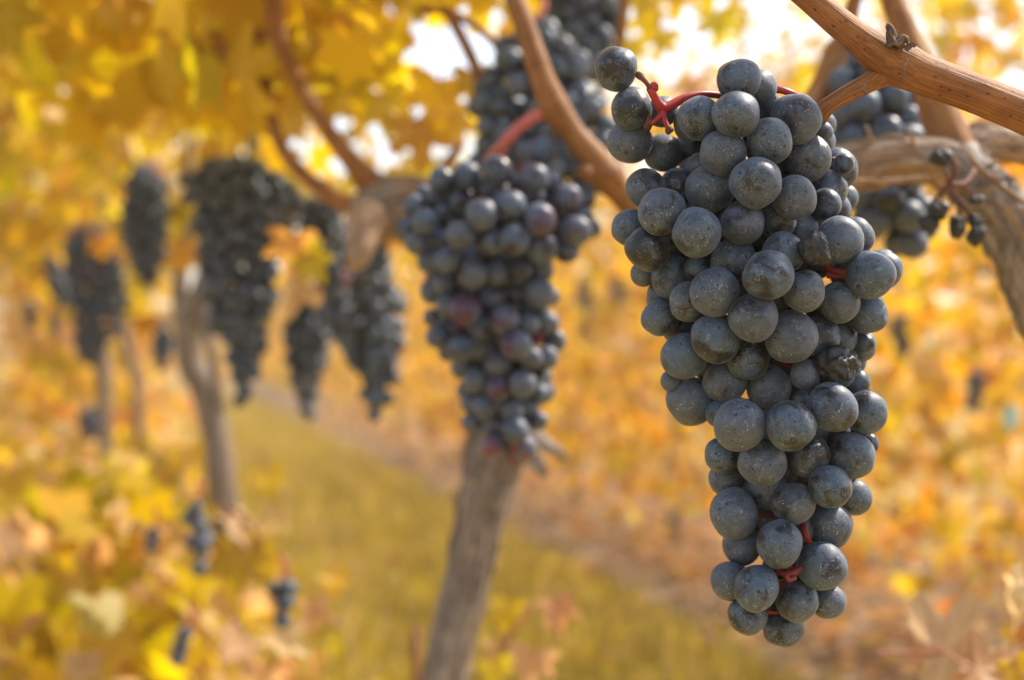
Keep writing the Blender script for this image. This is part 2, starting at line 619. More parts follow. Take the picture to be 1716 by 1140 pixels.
def leaf_mass(name, items, parent=None, far=False):
    """Many more leaves as one mesh; items: (point, size, rotation, colour)."""
    n = 13
    pts = leaf_points(n)
    base = np.array([(0, 0, 0)] + [(math.sin(t) * r, math.cos(t) * r, 0.12 * abs(math.sin(t)) * r - 0.15 * r * r) for t, r in pts])
    fb = np.array([(0, 1 + (i + 1), 1 + i) for i in range(n - 1)])
    V, F, T = [], [], []
    off = parent.location if parent is not None else Vector((0, 0, 0))
    for k, (p, s, rot, c) in enumerate(items):
        A = np.array(rot)
        V.append((base * s) @ A.T + np.array(p - off))
        F.append(fb + k * (n + 1))
        T.append(np.tile(np.array(c), (n + 1, 1)))
    V = np.concatenate(V)
    F = np.concatenate(F)
    T = np.concatenate(T)
    me = bpy.data.meshes.new(name)
    me.vertices.add(len(V))
    me.vertices.foreach_set('co', V.astype(np.float32).ravel())
    me.loops.add(len(F) * 3)
    me.loops.foreach_set('vertex_index', F.astype(np.int32).ravel())
    me.polygons.add(len(F))
    me.polygons.foreach_set('loop_start', np.arange(0, len(F) * 3, 3, dtype=np.int32))
    me.polygons.foreach_set('use_smooth', np.ones(len(F), dtype=bool))
    a = me.attributes.new('tint', 'FLOAT_COLOR', 'POINT')
    a.data.foreach_set('color', T.astype(np.float32).ravel())
    me.update(calc_edges=True)
    me.validate()
    o = link_mesh(name, me, M_LEAFS, parent)
    o['kind'] = 'stuff'
    return o


def grape_mesh(name, nu, nv, seed, lump, wrinkle=0.0):
    v, f = [], []
    v.append(Vector((0, 0, 1)))
    for i in range(1, nv):
        th = math.pi * i / nv
        for k in range(nu):
            ph = 2 * math.pi * k / nu
            v.append(Vector((math.sin(th) * math.cos(ph), math.sin(th) * math.sin(ph), math.cos(th))))
    v.append(Vector((0, 0, -1)))
    for i, q in enumerate(v):
        r = 1 + lump * noise.noise(q * 1.1 + Vector((seed, 0, seed)))
        top = max(0.0, q.z)
        r -= 0.05 * math.exp(-((1 - q.z) / 0.02)) if q.z > 0.8 else 0      # small dimple where the stalk joins
        if wrinkle:
            k1 = noise.ridged_multi_fractal(q * 1.5 + Vector((seed, seed, seed)), 1.0, 2.1, 4, 1.0, 2.0)
            r += wrinkle * (k1 - 1.1) * 0.55
        v[i] = q * r
    for k in range(nu):
        f.append((0, 1 + k, 1 + (k + 1) % nu))
    for i in range(nv - 2):
        for k in range(nu):
            k2 = (k + 1) % nu
            a = 1 + i * nu
            f.append((a + k, a + nu + k, a + nu + k2, a + k2))
    last = len(v) - 1
    a = 1 + (nv - 2) * nu
    for k in range(nu):
        f.append((last, a + (k + 1) % nu, a + k))
    return make_mesh(name, v, f, True)


G_HI = [grape_mesh('fine_grape', 40, 26, s, 0.085) for s in (1.3, 5.7, 9.1, 14.4, 21.0, 27.7, 33.1)]
G_LO = [grape_mesh('plain_grape', 20, 13, s, 0.07) for s in (2.3, 6.7, 11.9)]
G_TINY = [grape_mesh('small_grape', 12, 8, s, 0.08) for s in (2.3, 6.7)]
G_RAISIN = [grape_mesh('wrinkled_grape', 56, 40, s, 0.3, 0.5) for s in (3.1, 8.8)]
for me in G_HI:
    me.materials.append(M_HERO)
for me in G_LO + G_TINY:
    me.materials.append(M_GRAPE)
for me in G_RAISIN:
    me.materials.append(M_RAISIN)


def add_grape(root, p, r, meshes, color=(1, 1, 1, 1), rg=rng, squash=None, tilt=None):
    o = bpy.data.objects.new('grape', rg.choice(meshes))
    C.objects.link(o)
    o.parent = root
    o.location = p - root.location
    if squash:
        o.rotation_euler = (0, tilt or 0, rg.uniform(0, 6.28)) if tilt is None else (0, tilt, 0)
        o.scale = (r * squash[0], r, r * squash[1])
    else:
        o.rotation_euler = (rg.uniform(0, 6.28), rg.uniform(0, 6.28), rg.uniform(0, 6.28))
        o.scale = (r * rg.uniform(.95, 1.03), r * rg.uniform(.95, 1.03), r * rg.uniform(.97, 1.08))
    o.color = color
    return o


def stack_depths(items, D0, half, s=0.96):
    """Depth of each berry: on the front of the bunch's round body, or just behind the berries that hide it.
    items: (x, y, r, rank) in pixels; half(y): half width of the bunch there, its middle mx(y)."""
    px = D0 / FPX
    order = sorted(range(len(items)), key=lambda i: items[i][3])
    placed = []
    res = [None] * len(items)
    for i in order:
        x, y, r, k = items[i][:4]
        mx, hw = half(y)
        a = max(hw - 0.6 * r, 4)
        dx = min(abs(x - mx), a)
        z = -math.sqrt(a * a - dx * dx) * 0.85 + 10 * k
        if abs(x - mx) > 78 and y < 275 and D0 < .6 and x < mx:      # the loose side branch
            z = 10 * k - 18
        for _ in range(3):
            for (xj, yj, rj, zj) in placed:
                dd = (xj - x) ** 2 + (yj - y) ** 2
                m = s * (r + rj)
                if dd < m * m:
                    z = max(z, zj + math.sqrt(m * m - dd))
        placed.append((x, y, r, z))
        res[i] = z
    return [z * px for z in res]


def profile(items):
    ys = sorted(set(int(i[1]) for i in items))

    def half(y):
        L, Rr = [], []
        for it in items:
            if abs(it[1] - y) < it[2] * 1.5:
                L.append(it[0] - it[2])
                Rr.append(it[0] + it[2])
        if not L:
            it = min(items, key=lambda q: abs(q[1] - y))
            return it[0], it[2]
        return (min(L) + max(Rr)) / 2, (max(Rr) - min(L)) / 2
    return half

# ------------------------------------------------------------------ the ground
def slope_row(x0, k, D):
    return x0 + k * D


EDGE0, EDGEK = 1.36, -0.257                     # edge between the grass alley and the soil under the next row
ROW0, ROWK = 1.86, -0.257                       # axis of the next row
NEAR0, NEARK = 0.36, -0.37                      # axis of the row the bunches hang in

me = make_mesh('ground', [(-140, -60, 0), (140, -60, 0), (140, 240, 0), (-140, 240, 0)], [(0, 1, 2, 3)], False)
o = link_mesh('ground', me, M_GROUND)
o['kind'] = 'structure'


def soil_band(name, x0, k, half):
    v, f = [], []
    rg = random.Random(4)
    n = 120
    for i in range(n + 1):
        D = -2 + 42 * i / n
        c = x0 + k * D
        for s in (-1, -0.5, 0, 0.5, 1):
            j = rg.uniform(-.07, .07) if abs(s) == 1 else 0
            h = 0.004 if abs(s) == 1 else 0.012 + 0.03 * abs(noise.noise(Vector((s * 3, D * 3, 1))))
            v.append((c + s * half + j, D, h))
    for i in range(n):
        for s in range(4):
            a = i * 5 + s
            f.append((a, a + 1, a + 6, a + 5))
    o = link_mesh(name, make_mesh(name, v, f), M_SOIL)
    o['kind'] = 'structure'


soil_band('soil_strip', ROW0 + 0.05, ROWK, 0.58)


def blades(name, n, region, hmin, hmax, pal, seed, width=0.004):
    """Grass: bent three-face blades spread over a region given by a sampling function."""
    rg = np.random.default_rng(seed)
    xy = region(rg, n)
    n = len(xy)
    h = rg.uniform(hmin, hmax, n)
    az = rg.uniform(0, 2 * math.pi, n)
    ln = rg.uniform(.15, .8, n) * h
    dx, dy = np.cos(az), np.sin(az)
    wd = rg.uniform(.6, 1.3, n) * width
    base = np.stack([xy[:, 0], xy[:, 1], np.zeros(n)], 1)
    side = np.stack([-dy, dx, np.zeros(n)], 1) * wd[:, None]
    mid = base + np.stack([dx * ln * .3, dy * ln * .3, h * .6], 1)
    tip = base + np.stack([dx * ln, dy * ln, h], 1)
    V = np.stack([base - side, base + side, mid + side * .7, mid - side * .7, tip], 1).reshape(-1, 3)
    k = np.arange(n) * 5
    F = np.concatenate([np.stack([k, k + 1, k + 2], 1), np.stack([k, k + 2, k + 3], 1), np.stack([k + 3, k + 2, k + 4], 1)])
    pal = np.array(pal)
    T = pal[rg.integers(0, len(pal), n)] * rg.uniform(.75, 1.2, (n, 1))
    T = np.repeat(np.concatenate([T, np.ones((n, 1))], 1), 5, axis=0)
    me = bpy.data.meshes.new(name)
    me.vertices.add(len(V))
    me.vertices.foreach_set('co', V.astype(np.float32).ravel())
    me.loops.add(len(F) * 3)
    me.loops.foreach_set('vertex_index', F.astype(np.int32).ravel())
    me.polygons.add(len(F))
    me.polygons.foreach_set('loop_start', np.arange(0, len(F) * 3, 3, dtype=np.int32))
    a = me.attributes.new('tint', 'FLOAT_COLOR', 'POINT')
    a.data.foreach_set('color', T.astype(np.float32).ravel())
    me.update(calc_edges=True)
    me.validate()
    o = link_mesh(name, me, M_LEAFS)
    o['kind'] = 'stuff'
    return o


def alley(rg, n):
    D = 2.2 + 16 * rg.random(n) ** 1.7
    lo = NEAR0 + NEARK * D - 0.5
    hi = EDGE0 + EDGEK * D
    return np.stack([lo + (hi - lo + rg.normal(0, .06, n)) * rg.random(n), D], 1)


blades('grass', 60000, alley, .02, .065, [(.43, .35, .05), (.50, .385, .06), (.36, .31, .045), (.56, .43, .12), (.46, .355, .05)], 5)
blades('dry_grass', 1200, alley, .08, .18, [(.62, .45, .22), (.55, .40, .18)], 6, .003)

# ------------------------------------------------------------------ vines of the row the bunches hang in
NEAR_GROUP = 'vines of the row the bunches hang in'


def vine(label, loc, group):
    return thing('grapevine', label, 'grapevine', loc, group)


def wood(parent, name, mat, pts, sides=12, seg=6, bump=0.06, freq=1.6, lfreq=26.0, seed=0.0):
    """pts: (px, py, D, radius in px)."""
    b = Builder()
    b.tube([P(x, y, D) for x, y, D, r in pts], [r * D / FPX for x, y, D, r in pts], sides, seg, bump, freq, lfreq, seed)
    return b.build(name, mat, parent)


# the nearest vine, its trunk coming down at the edge of the frame
v0 = vine('nearest vine, with peeling bark, whose bare brown cane crosses above the sharp bunch', P(1800, 3080, .68), NEAR_GROUP)
cane = wood(v0, 'cane', M_CANE,
            [(1180, -190, .452, 20), (1290, -62, .452, 21), (1350, -8, .452, 22), (1420, 50, .453, 25), (1470, 88, .454, 32), (1508, 108, .455, 38), (1548, 126, .456, 34), (1620, 152, .457, 32), (1700, 184, .458, 33), (1800, 228, .46, 33), (1930, 272, .475, 33), (2070, 300, .54, 34), (2060, 285, .66, 36), (1930, 256, .735, 34)],
            36, 10, 0.018, 2.6, 60, 1.0)
b = Builder()
q = P(1500, 76, .447)
u = .455 / FPX
b.tube([q, q + Vector((-4 * u, 0, 12 * u)), q + Vector((-9 * u, 2 * u, 30 * u)), q + Vector((-13 * u, 0, 36 * u))], [14 * u, 10 * u, 5 * u, 1 * u], 12, 4, .6, 2.0, 300, 3)
b.tube([q + Vector((2 * u, 0, -2 * u)), q + Vector((14 * u, -3 * u, 10 * u)), q + Vector((20 * u, -2 * u, 2 * u))], [10 * u, 6 * u, 2 * u], 10, 4, .6, 2.0, 300, 5)
b.tube([q + Vector((16 * u, 0, -6 * u)), q + Vector((26 * u, -6 * u, 0)), q + Vector((32 * u, -6 * u, -4 * u))], [6 * u, 5 * u, 2 * u], 8, 4, .6, 2.0, 300, 6)
b.build('bud', M_BUD, cane)
b = Builder()
p0 = P(1446, 120, .44)
b.tube([P(1520, 98, .4385), P(1516, 112, .438), P(1512, 132, .4385), P(1506, 150, .44)], [1.2 * u, 1.8 * u, 1.1 * u, .6 * u], 7, 4, .3, 2, 400, 8)
b.tube([P(1450, 142, .4475), P(1447, 150, .4465), P(1452, 160, .447)], [2 * u, 2.6 * u, 1 * u], 7, 4, .3, 2, 400, 9)
b.build('node_scar', M_BUD, cane)

wood(v0, 'trunk', M_BARK, [(1800, 3090, .68, 60), (1790, 2200, .68, 52), (1850, 1200, .68, 50), (1806, 700, .68, 48), (1752, 520, .68, 50), (1710, 425, .68, 48), (1672, 352, .68, 46), (1625, 300, .68, 44), (1600, 272, .685, 46)], 40, 12, 0.20, 2.4, 34, 2.0)
wood(v0, 'arm', M_ARM, [(1625, 305, .68, 38), (1580, 275, .68, 40), (1520, 266, .68, 37), (1450, 276, .685, 40), (1380, 290, .69, 38), (1290, 300, .71, 34), (1200, 345, .74, 26)], 48, 12, 0.22, 2.8, 34, 3.0)
wood(v0, 'arm', M_ARM, [(1590, 262, .69, 32), (1640, 238, .69, 30), (1700, 240, .70, 33), (1770, 246, .71, 32), (1900, 250, .74, 30)], 24, 8, 0.12, 2.0, 30, 4.0)
wood(v0, 'cane', M_OLDCANE, [(1440, -160, .72, 18), (1488, -20, .715, 19), (1512, 40, .71, 21), (1545, 120, .70, 25), (1575, 190, .69, 33), (1600, 262, .685, 40)], 20, 8, 0.06, 2.0, 40, 5.0)
wood(v0, 'cane', M_OLDCANE, [(1470, -120, .80, 11), (1436, -10, .80, 12), (1418, 50, .80, 14), (1400, 96, .80, 24), (1380, 145, .79, 21), (1340, 220, .77, 24), (1310, 290, .73, 24)], 16, 8, 0.05, 2.0, 40, 6.0)
cb = wood(v0, 'cane', M_OLDCANE, [(835, -130, .79, 16.3), (858, -20, .78, 17.2), (880, 45, .775, 18.1), (905, 120, .77, 19.8), (930, 182, .77, 25.8), (962, 226, .77, 20.6), (1000, 272, .77, 25.8), (1018, 296, .77, 29.2), (1046, 330, .77, 21.5), (1100, 392, .765, 20.6), (1180, 410, .755, 20.6), (1250, 350, .74, 24.1)], 24, 9, 0.04, 2.0, 40, 7.0)
wood(v0, 'spur', M_OLDCANE, [(1015, 292, .77, 24), (990, 290, .765, 17), (976, 292, .76, 13)], 12, 5, .12, 2, 60, 8.0)
b = Builder()
for pts in ([(1425, 302), (1480, 304), (1540, 298), (1590, 292)], [(1610, 245), (1650, 290), (1700, 330), (1740, 352)], [(1660, 330), (1690, 352), (1712, 400)]):
    b.tube([P(x, y, .652) for x, y in pts], [.0012, .0022, .002, .0008], 8, 5, .3, 2, 60, pts[0][0], .5)
b.build('bark_strip', M_ARM, v0)


def loose_bark(parent, pts, n, seed, lift=1.04, thick=.05, seg=8):
    """Long fibres and strips of bark that lie along a limb and come away at their ends."""
    rg = random.Random(seed)
    path, rad = catmull([P(x, y, D) for x, y, D, r in pts], [r * D / FPX for x, y, D, r in pts], seg)
    b = Builder()
    for k in range(n):
        i0 = rg.randrange(0, len(path) - 4)
        L = rg.randint(3, min(9, len(path) - i0 - 1))
        a0 = rg.uniform(0, 6.28)
        tw = rg.uniform(-.25, .25)
        q, rr = [], []
        for m in range(L + 1):
            i = i0 + m
            tan = (path[min(i + 1, len(path) - 1)] - path[max(i - 1, 0)]).normalized()
            n1 = tan.cross(Vector((.13, .21, .97))).normalized()
            n2 = tan.cross(n1)
            t = m / L
            up = lift + rg.uniform(0, .05) + (.22 * rg.random() if m in (0, L) else 0)
            a = a0 + tw * m
            q.append(path[i] + (n1 * math.cos(a) + n2 * math.sin(a)) * (rad[i] * up))
            rr.append(rad[i] * thick * rg.uniform(.5, 1.6) * (math.sin(math.pi * (t * .9 + .05)) ** .5))
        b.tube(q, rr, 6, 3, .3, 2, 200, k)
    o = b.build('bark_strips', M_ARM if seed % 2 else M_BARK, parent)
    o['kind'] = 'stuff'


loose_bark(v0, [(1625, 305, .68, 38), (1580, 275, .68, 40), (1520, 266, .68, 37), (1450, 276, .685, 40), (1380, 290, .69, 38), (1290, 300, .71, 34)], 60, 1)
loose_bark(v0, [(1752, 520, .68, 50), (1710, 425, .68, 48), (1672, 352, .68, 46), (1625, 300, .68, 44), (1600, 272, .685, 46)], 60, 2)
loose_bark(v0, [(1590, 262, .69, 32), (1640, 238, .69, 30), (1700, 240, .70, 33), (1770, 246, .71, 32)], 30, 3)
b = Builder()
for k in range(26):
    x, y = rng.uniform(1560, 1690), 0
    y = 262 + (x - 1560) * 0.55 + rng.uniform(-30, 24)
    q = P(x, y, .655 + rng.uniform(-.004, .006))
    dv = Vector((rng.uniform(-1, 1), -.4, rng.uniform(-1, .3))).normalized() * rng.uniform(.003, .009)
    b.tube([q, q + dv * .5 + Vector((0, 0, .001)), q + dv], [.0022, .0018, .0006], 6, 3, .4, 2, 200, k, .6)
b.build('bark_flakes', M_BARK, v0)['kind'] = 'stuff'
for x, y in ((1530, 240), (1460, 236)):
    wood(v0, 'dry_tendril', M_ARM, [(x, y, .665, 4), (x - 3, y - 12, .66, 3), (x - 10, y - 26, .66, 2)], 6, 3)

# second vine: the trunk behind the middle bunch
v1 = vine('thick grey trunk standing behind the half-sharp bunch of grapes', P(715, 2150, 1.1), NEAR_GROUP)
trunk1 = wood(v1, 'trunk', M_BARK, [(715, 2160, 1.1, 52), (716, 1500, 1.1, 40), (736, 1240, 1.1, 38), (752, 1110, 1.1, 37), (780, 980, 1.1, 36), (797, 900, 1.1, 38), (812, 830, 1.1, 43), (828, 760, 1.1, 46), (845, 690, 1.1, 42), (846, 600, 1.1, 38), (832, 490, 1.1, 40), (780, 395, 1.1, 44), (715, 352, 1.1, 48), (660, 352, 1.1, 54), (600, 372, 1.1, 38)], 44, 12, 0.26, 2.6, 13, 12.0)
loose_bark(v1, [(722, 1300, 1.1, 38), (736, 1240, 1.1, 38), (752, 1110, 1.1, 37), (780, 980, 1.1, 36), (797, 900, 1.1, 38), (812, 830, 1.1, 43), (828, 760, 1.1, 46), (845, 690, 1.1, 42)], 90, 4, 1.03, .07)
loose_bark(v1, [(780, 395, 1.1, 44), (715, 352, 1.1, 48), (660, 352, 1.1, 54), (600, 372, 1.1, 38)], 40, 5)
wood(v1, 'spur', M_BARK, [(860, 740, 1.09, 26), (892, 768, 1.07, 14), (912, 792, 1.05, 10)], 10, 5, .15, 2, 40, 1)
wood(v1, 'spur', M_BARK, [(862, 705, 1.09, 26), (905, 738, 1.07, 13), (945, 764, 1.05, 7)], 10, 5, .15, 2, 40, 2)
wood(v1, 'spur', M_ARM, [(620, 365, 1.08, 40), (604, 410, 1.06, 26), (596, 446, 1.05, 16)], 12, 6, .15, 2, 40, 3)
wood(v1, 'arm', M_OLDCANE, [(430, -120, 1.12, 14.4), (458, 0, 1.12, 15.3), (466, 60, 1.12, 14.4), (492, 120, 1.12, 11.9), (530, 190, 1.11, 13.6), (580, 260, 1.1, 16.1), (622, 310, 1.1, 25.5), (650, 345, 1.1, 30.6)], 16, 8, .06, 2, 30, 4)
wood(v1, 'cane', M_OLDCANE, [(420, -80, 1.2, 12.8), (436, 60, 1.2, 13.6), (452, 180, 1.18, 11.9), (480, 260, 1.16, 12.8), (540, 318, 1.14, 13.6), (610, 355, 1.12, 20.4)], 14, 8, .06, 2, 30, 5)
wood(v1, 'cane', M_OLDCANE, [(690, 345, 1.1, 24), (716, 318, 1.08, 11), (745, 282, 1.06, 9), (770, 240, 1.05, 7)], 10, 6, .06, 2, 30, 6)
wood(v1, 'cane', M_OLDCANE, [(660, -60, 1.0, 8), (705, 10, 1.0, 8), (745, 18, 1.0, 9), (768, 52, 1.0, 10), (795, 108, 1.0, 10), (820, 180, 1.01, 9), (830, 260, 1.02, 8)], 10, 6, .06, 2, 30, 7)
wood(v1, 'cane', M_OLDCANE, [(745, 18, 1.0, 9), (800, 45, 1.0, 7), (850, 95, 1.0, 8)], 10, 6, .06, 2, 30, 7)
wood(v1, 'cane', M_OLDCANE, [(1052, -80, .98, 9), (1046, 20, .98, 9), (1034, 90, .99, 8), (1000, 160, 1.0, 7)], 10, 6, .06, 2, 30, 8)
wood(v1, 'cane', M_OLDCANE, [(250, 58, 1.5, 10), (310, 36, 1.5, 9), (380, -10, 1.5, 9), (440, -60, 1.5, 9)], 10, 6, .06, 2, 30, 9)

v2 = vine('slim grey trunk that bends over the grass, under the largest blurred bunch', P(392, 1310, 2.3), NEAR_GROUP)
wood(v2, 'trunk', M_BARK, [(392, 1318, 2.3, 30), (388, 1050, 2.3, 26), (378, 880, 2.3, 25), (370, 790, 2.3, 24), (358, 710, 2.3, 23), (338, 650, 2.3, 22), (318, 605, 2.3, 22), (318, 555, 2.3, 24), (335, 505, 2.3, 22), (352, 440, 2.3, 16)], 20, 8, .12, 2, 16, 21)
wood(v2, 'spur', M_BARK, [(372, 700, 2.3, 9), (362, 640, 2.28, 9), (352, 570, 2.27, 9), (340, 520, 2.28, 10)], 10, 6, .12, 2, 20, 22)
wood(v2, 'arm', M_BARK, [(318, 560, 2.3, 20), (300, 500, 2.35, 14), (312, 380, 2.35, 9), (318, 230, 2.35, 7), (322, 60, 2.35, 6)], 10, 6, .1, 2, 20, 23)
wood(v2, 'arm', M_BARK, [(335, 505, 2.3, 18), (400, 400, 2.2, 12), (420, 250, 2.1, 9), (400, 60, 2.0, 8)], 10, 6, .1, 2, 20, 24)

v3 = vine('thin straight grey trunk under the dark cluster pair, third along the row', P(185, 1005, 3.9), NEAR_GROUP)
wood(v3, 'trunk', M_BARK, [(185, 1010, 3.9, 15), (182, 860, 3.9, 14), (175, 720, 3.9, 13), (171, 620, 3.9, 13), (160, 540, 3.9, 13), (165, 450, 3.9, 12), (180, 330, 3.9, 9)], 12, 6, .1, 2, 12, 31)
wood(v3, 'arm', M_BARK, [(160, 520, 3.9, 11), (110, 470, 4.1, 9), (70, 440, 4.3, 8)], 10, 6, .1, 2, 12, 32)
v4 = vine('thinnest bent trunk, standing close behind the straight one', P(245, 930, 4.8), NEAR_GROUP)
wood(v4, 'trunk', M_BARK, [(245, 930, 4.8, 10), (234, 720, 4.8, 9), (226, 640, 4.8, 9), (206, 540, 4.8, 9), (200, 440, 4.8, 8), (205, 330, 4.8, 6)], 12, 6, .1, 2, 12, 33)

# ------------------------------------------------------------------ leaves of that row
VINES = [v0, v1, v2, v3, v4]


def axis(D):
    return NEAR0 + NEARK * D


# regions of the view that the photograph shows free of leaves (the fruit zone and the sky gaps), with the depth up to which they are free
KEEP = [(985, 0, 1716, 1140, 1.9), (640, 235, 1010, 1140, 1.9), (280, 255, 700, 700, 2.0), (60, 275, 300, 620, 3.2), (780, 40, 1050, 310, 1.3),
        (325, 600, 420, 860, 2.3), (400, 640, 1716, 1140, 2.2), (722, 78, 775, 112, 3), (420, 0, 490, 120, 1.12), (160, 590, 240, 710, 4.8)]


def blocked(p, s):
    if p.y < 0.75:
        return True
    px = 858 + p.x / p.y * FPX
    py = 570 - (p.z - CAM_H) / p.y * FPX
    m = s * FPX / p.y * 0.75
    for x0, y0, x1, y1, D in KEEP:
        if p.y < D and x0 - m < px < x1 + m and y0 - m < py < y1 + m:
            return True
    return False


rgl = random.Random(21)
extra = {v: [] for v in VINES}
counts = {v: 0 for v in VINES}


def owner(p):
    if p.y < 0.85:
        return v0
    if p.y < 1.75:
        return v1
    if p.y < 3.1:
        return v2
    return v3 if p.y < 4.4 else v4


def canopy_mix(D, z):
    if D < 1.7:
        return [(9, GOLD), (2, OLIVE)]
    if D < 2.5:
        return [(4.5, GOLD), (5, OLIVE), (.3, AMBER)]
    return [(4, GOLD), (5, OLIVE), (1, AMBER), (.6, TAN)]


todo = []
for k in range(4200):                                       # the canopy over the fruit
    D = 0.85 + 6.5 * rgl.random() ** 1.35
    z = 0.93 + 0.80 * rgl.random() ** 1.25
    p = Vector((axis(D) + rgl.gauss(-.05, .20), D, z))
    if D < 1.05 and p.x > axis(D) - .03:
        continue
    s = rgl.uniform(.040, .066)
    todo.append((p, s, 'c'))
for k in range(1500):                                       # low shoots and suckers at the foot of the row
    D = 1.35 + 4.5 * rgl.random() ** 1.1
    z = 0.04 + 0.50 * rgl.random() ** 0.9 * (0.75 + .4 * noise.noise(Vector((D * 2, 0, 0))))
    p = Vector((axis(D) + rgl.gauss(-.16, .24), D, z))
    todo.append((p, rgl.uniform(.03, .055), 'l'))
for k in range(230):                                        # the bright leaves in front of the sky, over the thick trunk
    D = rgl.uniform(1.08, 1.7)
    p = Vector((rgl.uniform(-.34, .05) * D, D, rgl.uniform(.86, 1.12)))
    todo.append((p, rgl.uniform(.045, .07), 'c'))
for k in range(700):
    D = rgl.uniform(1.5, 2.35)
    p = Vector((axis(D) + rgl.gauss(-.14, .15), D, rgl.uniform(.14, .54)))
    todo.append((p, rgl.uniform(.038, .066), 'l'))
for k in range(420):                                        # a few leaves among the far fruit
    D = 2.6 + 4.5 * rgl.random()
    p = Vector((axis(D) + rgl.gauss(-.02, .2), D, rgl.uniform(.45, .95)))
    todo.append((p, rgl.uniform(.035, .055), 'm'))
for p, s, kind in todo:
    if blocked(p, s):
        continue
    if kind != 'c':
        qx, qy = 858 + p.x / p.y * FPX, 570 - (p.z - CAM_H) / p.y * FPX
        if qy > 560 and qx > 225 + (qy - 600) * .72:
            continue
        if p.y < 2.4 and qy < 700:
            continue
    v = owner(p)
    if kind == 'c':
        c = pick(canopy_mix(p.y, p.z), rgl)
    elif kind == 'l':
        c = pick([(1.6, GOLD), (4, OLIVE), (.3, ORANGE), (4, TAN)], rgl)
    else:
        c = pick([(1.5, GOLD), (3, OLIVE), (2, ORANGE), (2.5, TAN)], rgl)
    rot = rand_leaf_rot(rgl, Vector((0, 0, .8)) if kind == 'l' else None)
    if counts[v] < 270:
        add_leaf(v, p, s, rot, c, rg=rgl)
        counts[v] += 1
    else:
        extra[v].append((p, s, rot, c))
for v in VINES:
    if extra[v]:
        leaf_mass('leaves', extra[v], v)

# leaves the photograph shows one by one: (px, py of the stalk end, depth, size in px, colour, tip direction in the picture, turn)
DOWN = (0, -1)
SHOWN = [
    (205, -10, 1.30, 115, OLIVE, (0.05, -1), 1.0, 1), (395, 75, 1.35, 78, OLIVE, (0.1, -1), .3, 0), (450, 165, 1.30, 46, ORANGE, (.1, -1), .6, 0),
    (488, 405, 1.22, 66, AMBER, (-.1, -1), .2, 0), (518, 436, 1.21, 60, GOLD, (.5, -.6), .3, 0), (492, 470, 1.22, 92, TAN, (0, -1), 1.1, 1),
    (735, 150, 1.12, 92, GOLD, (-.2, -1), .3, 2), (700, 215, 1.10, 88, ORANGE, (.2, -1), .2, 0), (690, -30, 1.12, 84, GOLD, (.3, -1), .3, 0), (770, -50, 1.1, 80, GOLD, (-.1, -1), .3, 2), (840, -60, 1.0, 90, GOLD, (.2, -1), .3, 0), (790, 130, 1.1, 60, GOLD, (.1, -1), .5, 0), (640, 60, 1.2, 96, GOLD, (-.5, -.8), .4, 2),
    (640, 170, 1.2, 82, GOLD, (.3, -.9), .5, 0), (590, 20, 1.25, 90, GOLD, (.2, -1), .3, 0), (810, -30, 1.02, 105, GOLD, (-.1, -1), .25, 0),
    (760, 200, 1.1, 70, GOLD, (.3, -.8), .4, 2), (560, 120, 1.3, 88, OLIVE, (-.3, -.8), .4, 2),
    (1185, -40, 1.25, 80, GOLD, (.1, -1), .2, 0), (1075, -10, 1.15, 62, GOLD, (.0, -1), .4, 2), (1110, 60, 1.35, 56, GOLD, (-.2, -1), .5, 0), (1060, 75, 1.3, 50, GOLD, (.1, -1), .3, 0), (1165, 150, 1.4, 50, TAN, (-1, .1), .9, 1),
    (1130, -20, 1.2, 70, GOLD, (.1, -1), .3, 0), (1090, 30, 1.22, 60, GOLD, (-.2, -1), .5, 2), (1200, 30, 1.3, 62, GOLD, (.15, -1), .2, 0), (1050, -40, 1.15, 70, GOLD, (.1, -1), .2, 2), (1230, -30, 1.3, 60, GOLD, (.1, -1), .4, 0),
    (1240, 20, 1.5, 40, GOLD, (.1, -1), .7, 0), (920, -30, 1.1, 60, GOLD, (.2, -1), .4, 0), (990, 200, 1.3, 60, ORANGE, (.2, -1), .4, 0),
    (655, 380, 1.28, 52, ORANGE, (.1, -1), .4, 0), (690, 420, 1.3, 48, GOLD, (.3, -1), .6, 0), (300, 350, 2.2, 52, OLIVE, (.1, -1), .3, 0), (310, 420, 2.2, 50, ORANGE, (-.1, -1), .4, 0),
    (170, 405, 2.4, 38, ORANGE, (.1, -1), .3, 0), (240, 470, 2.4, 44, GOLD, (.1, -1), .3, 0), (245, 540, 2.4, 38, ORANGE, (0, -1), .4, 0),
]
for x, y, D, s, pal, tip, turn, mi in SHOWN:
    p = P(x, y, D)
    rot = leaf_rot(Vector((tip[0], rgl.uniform(-.25, .25), tip[1])), Vector((math.sin(turn), -math.cos(turn), .25)))
    add_leaf(owner(p), p, s * D / FPX, rot, tint(pal, rgl), BIGLEAF[mi], rgl)
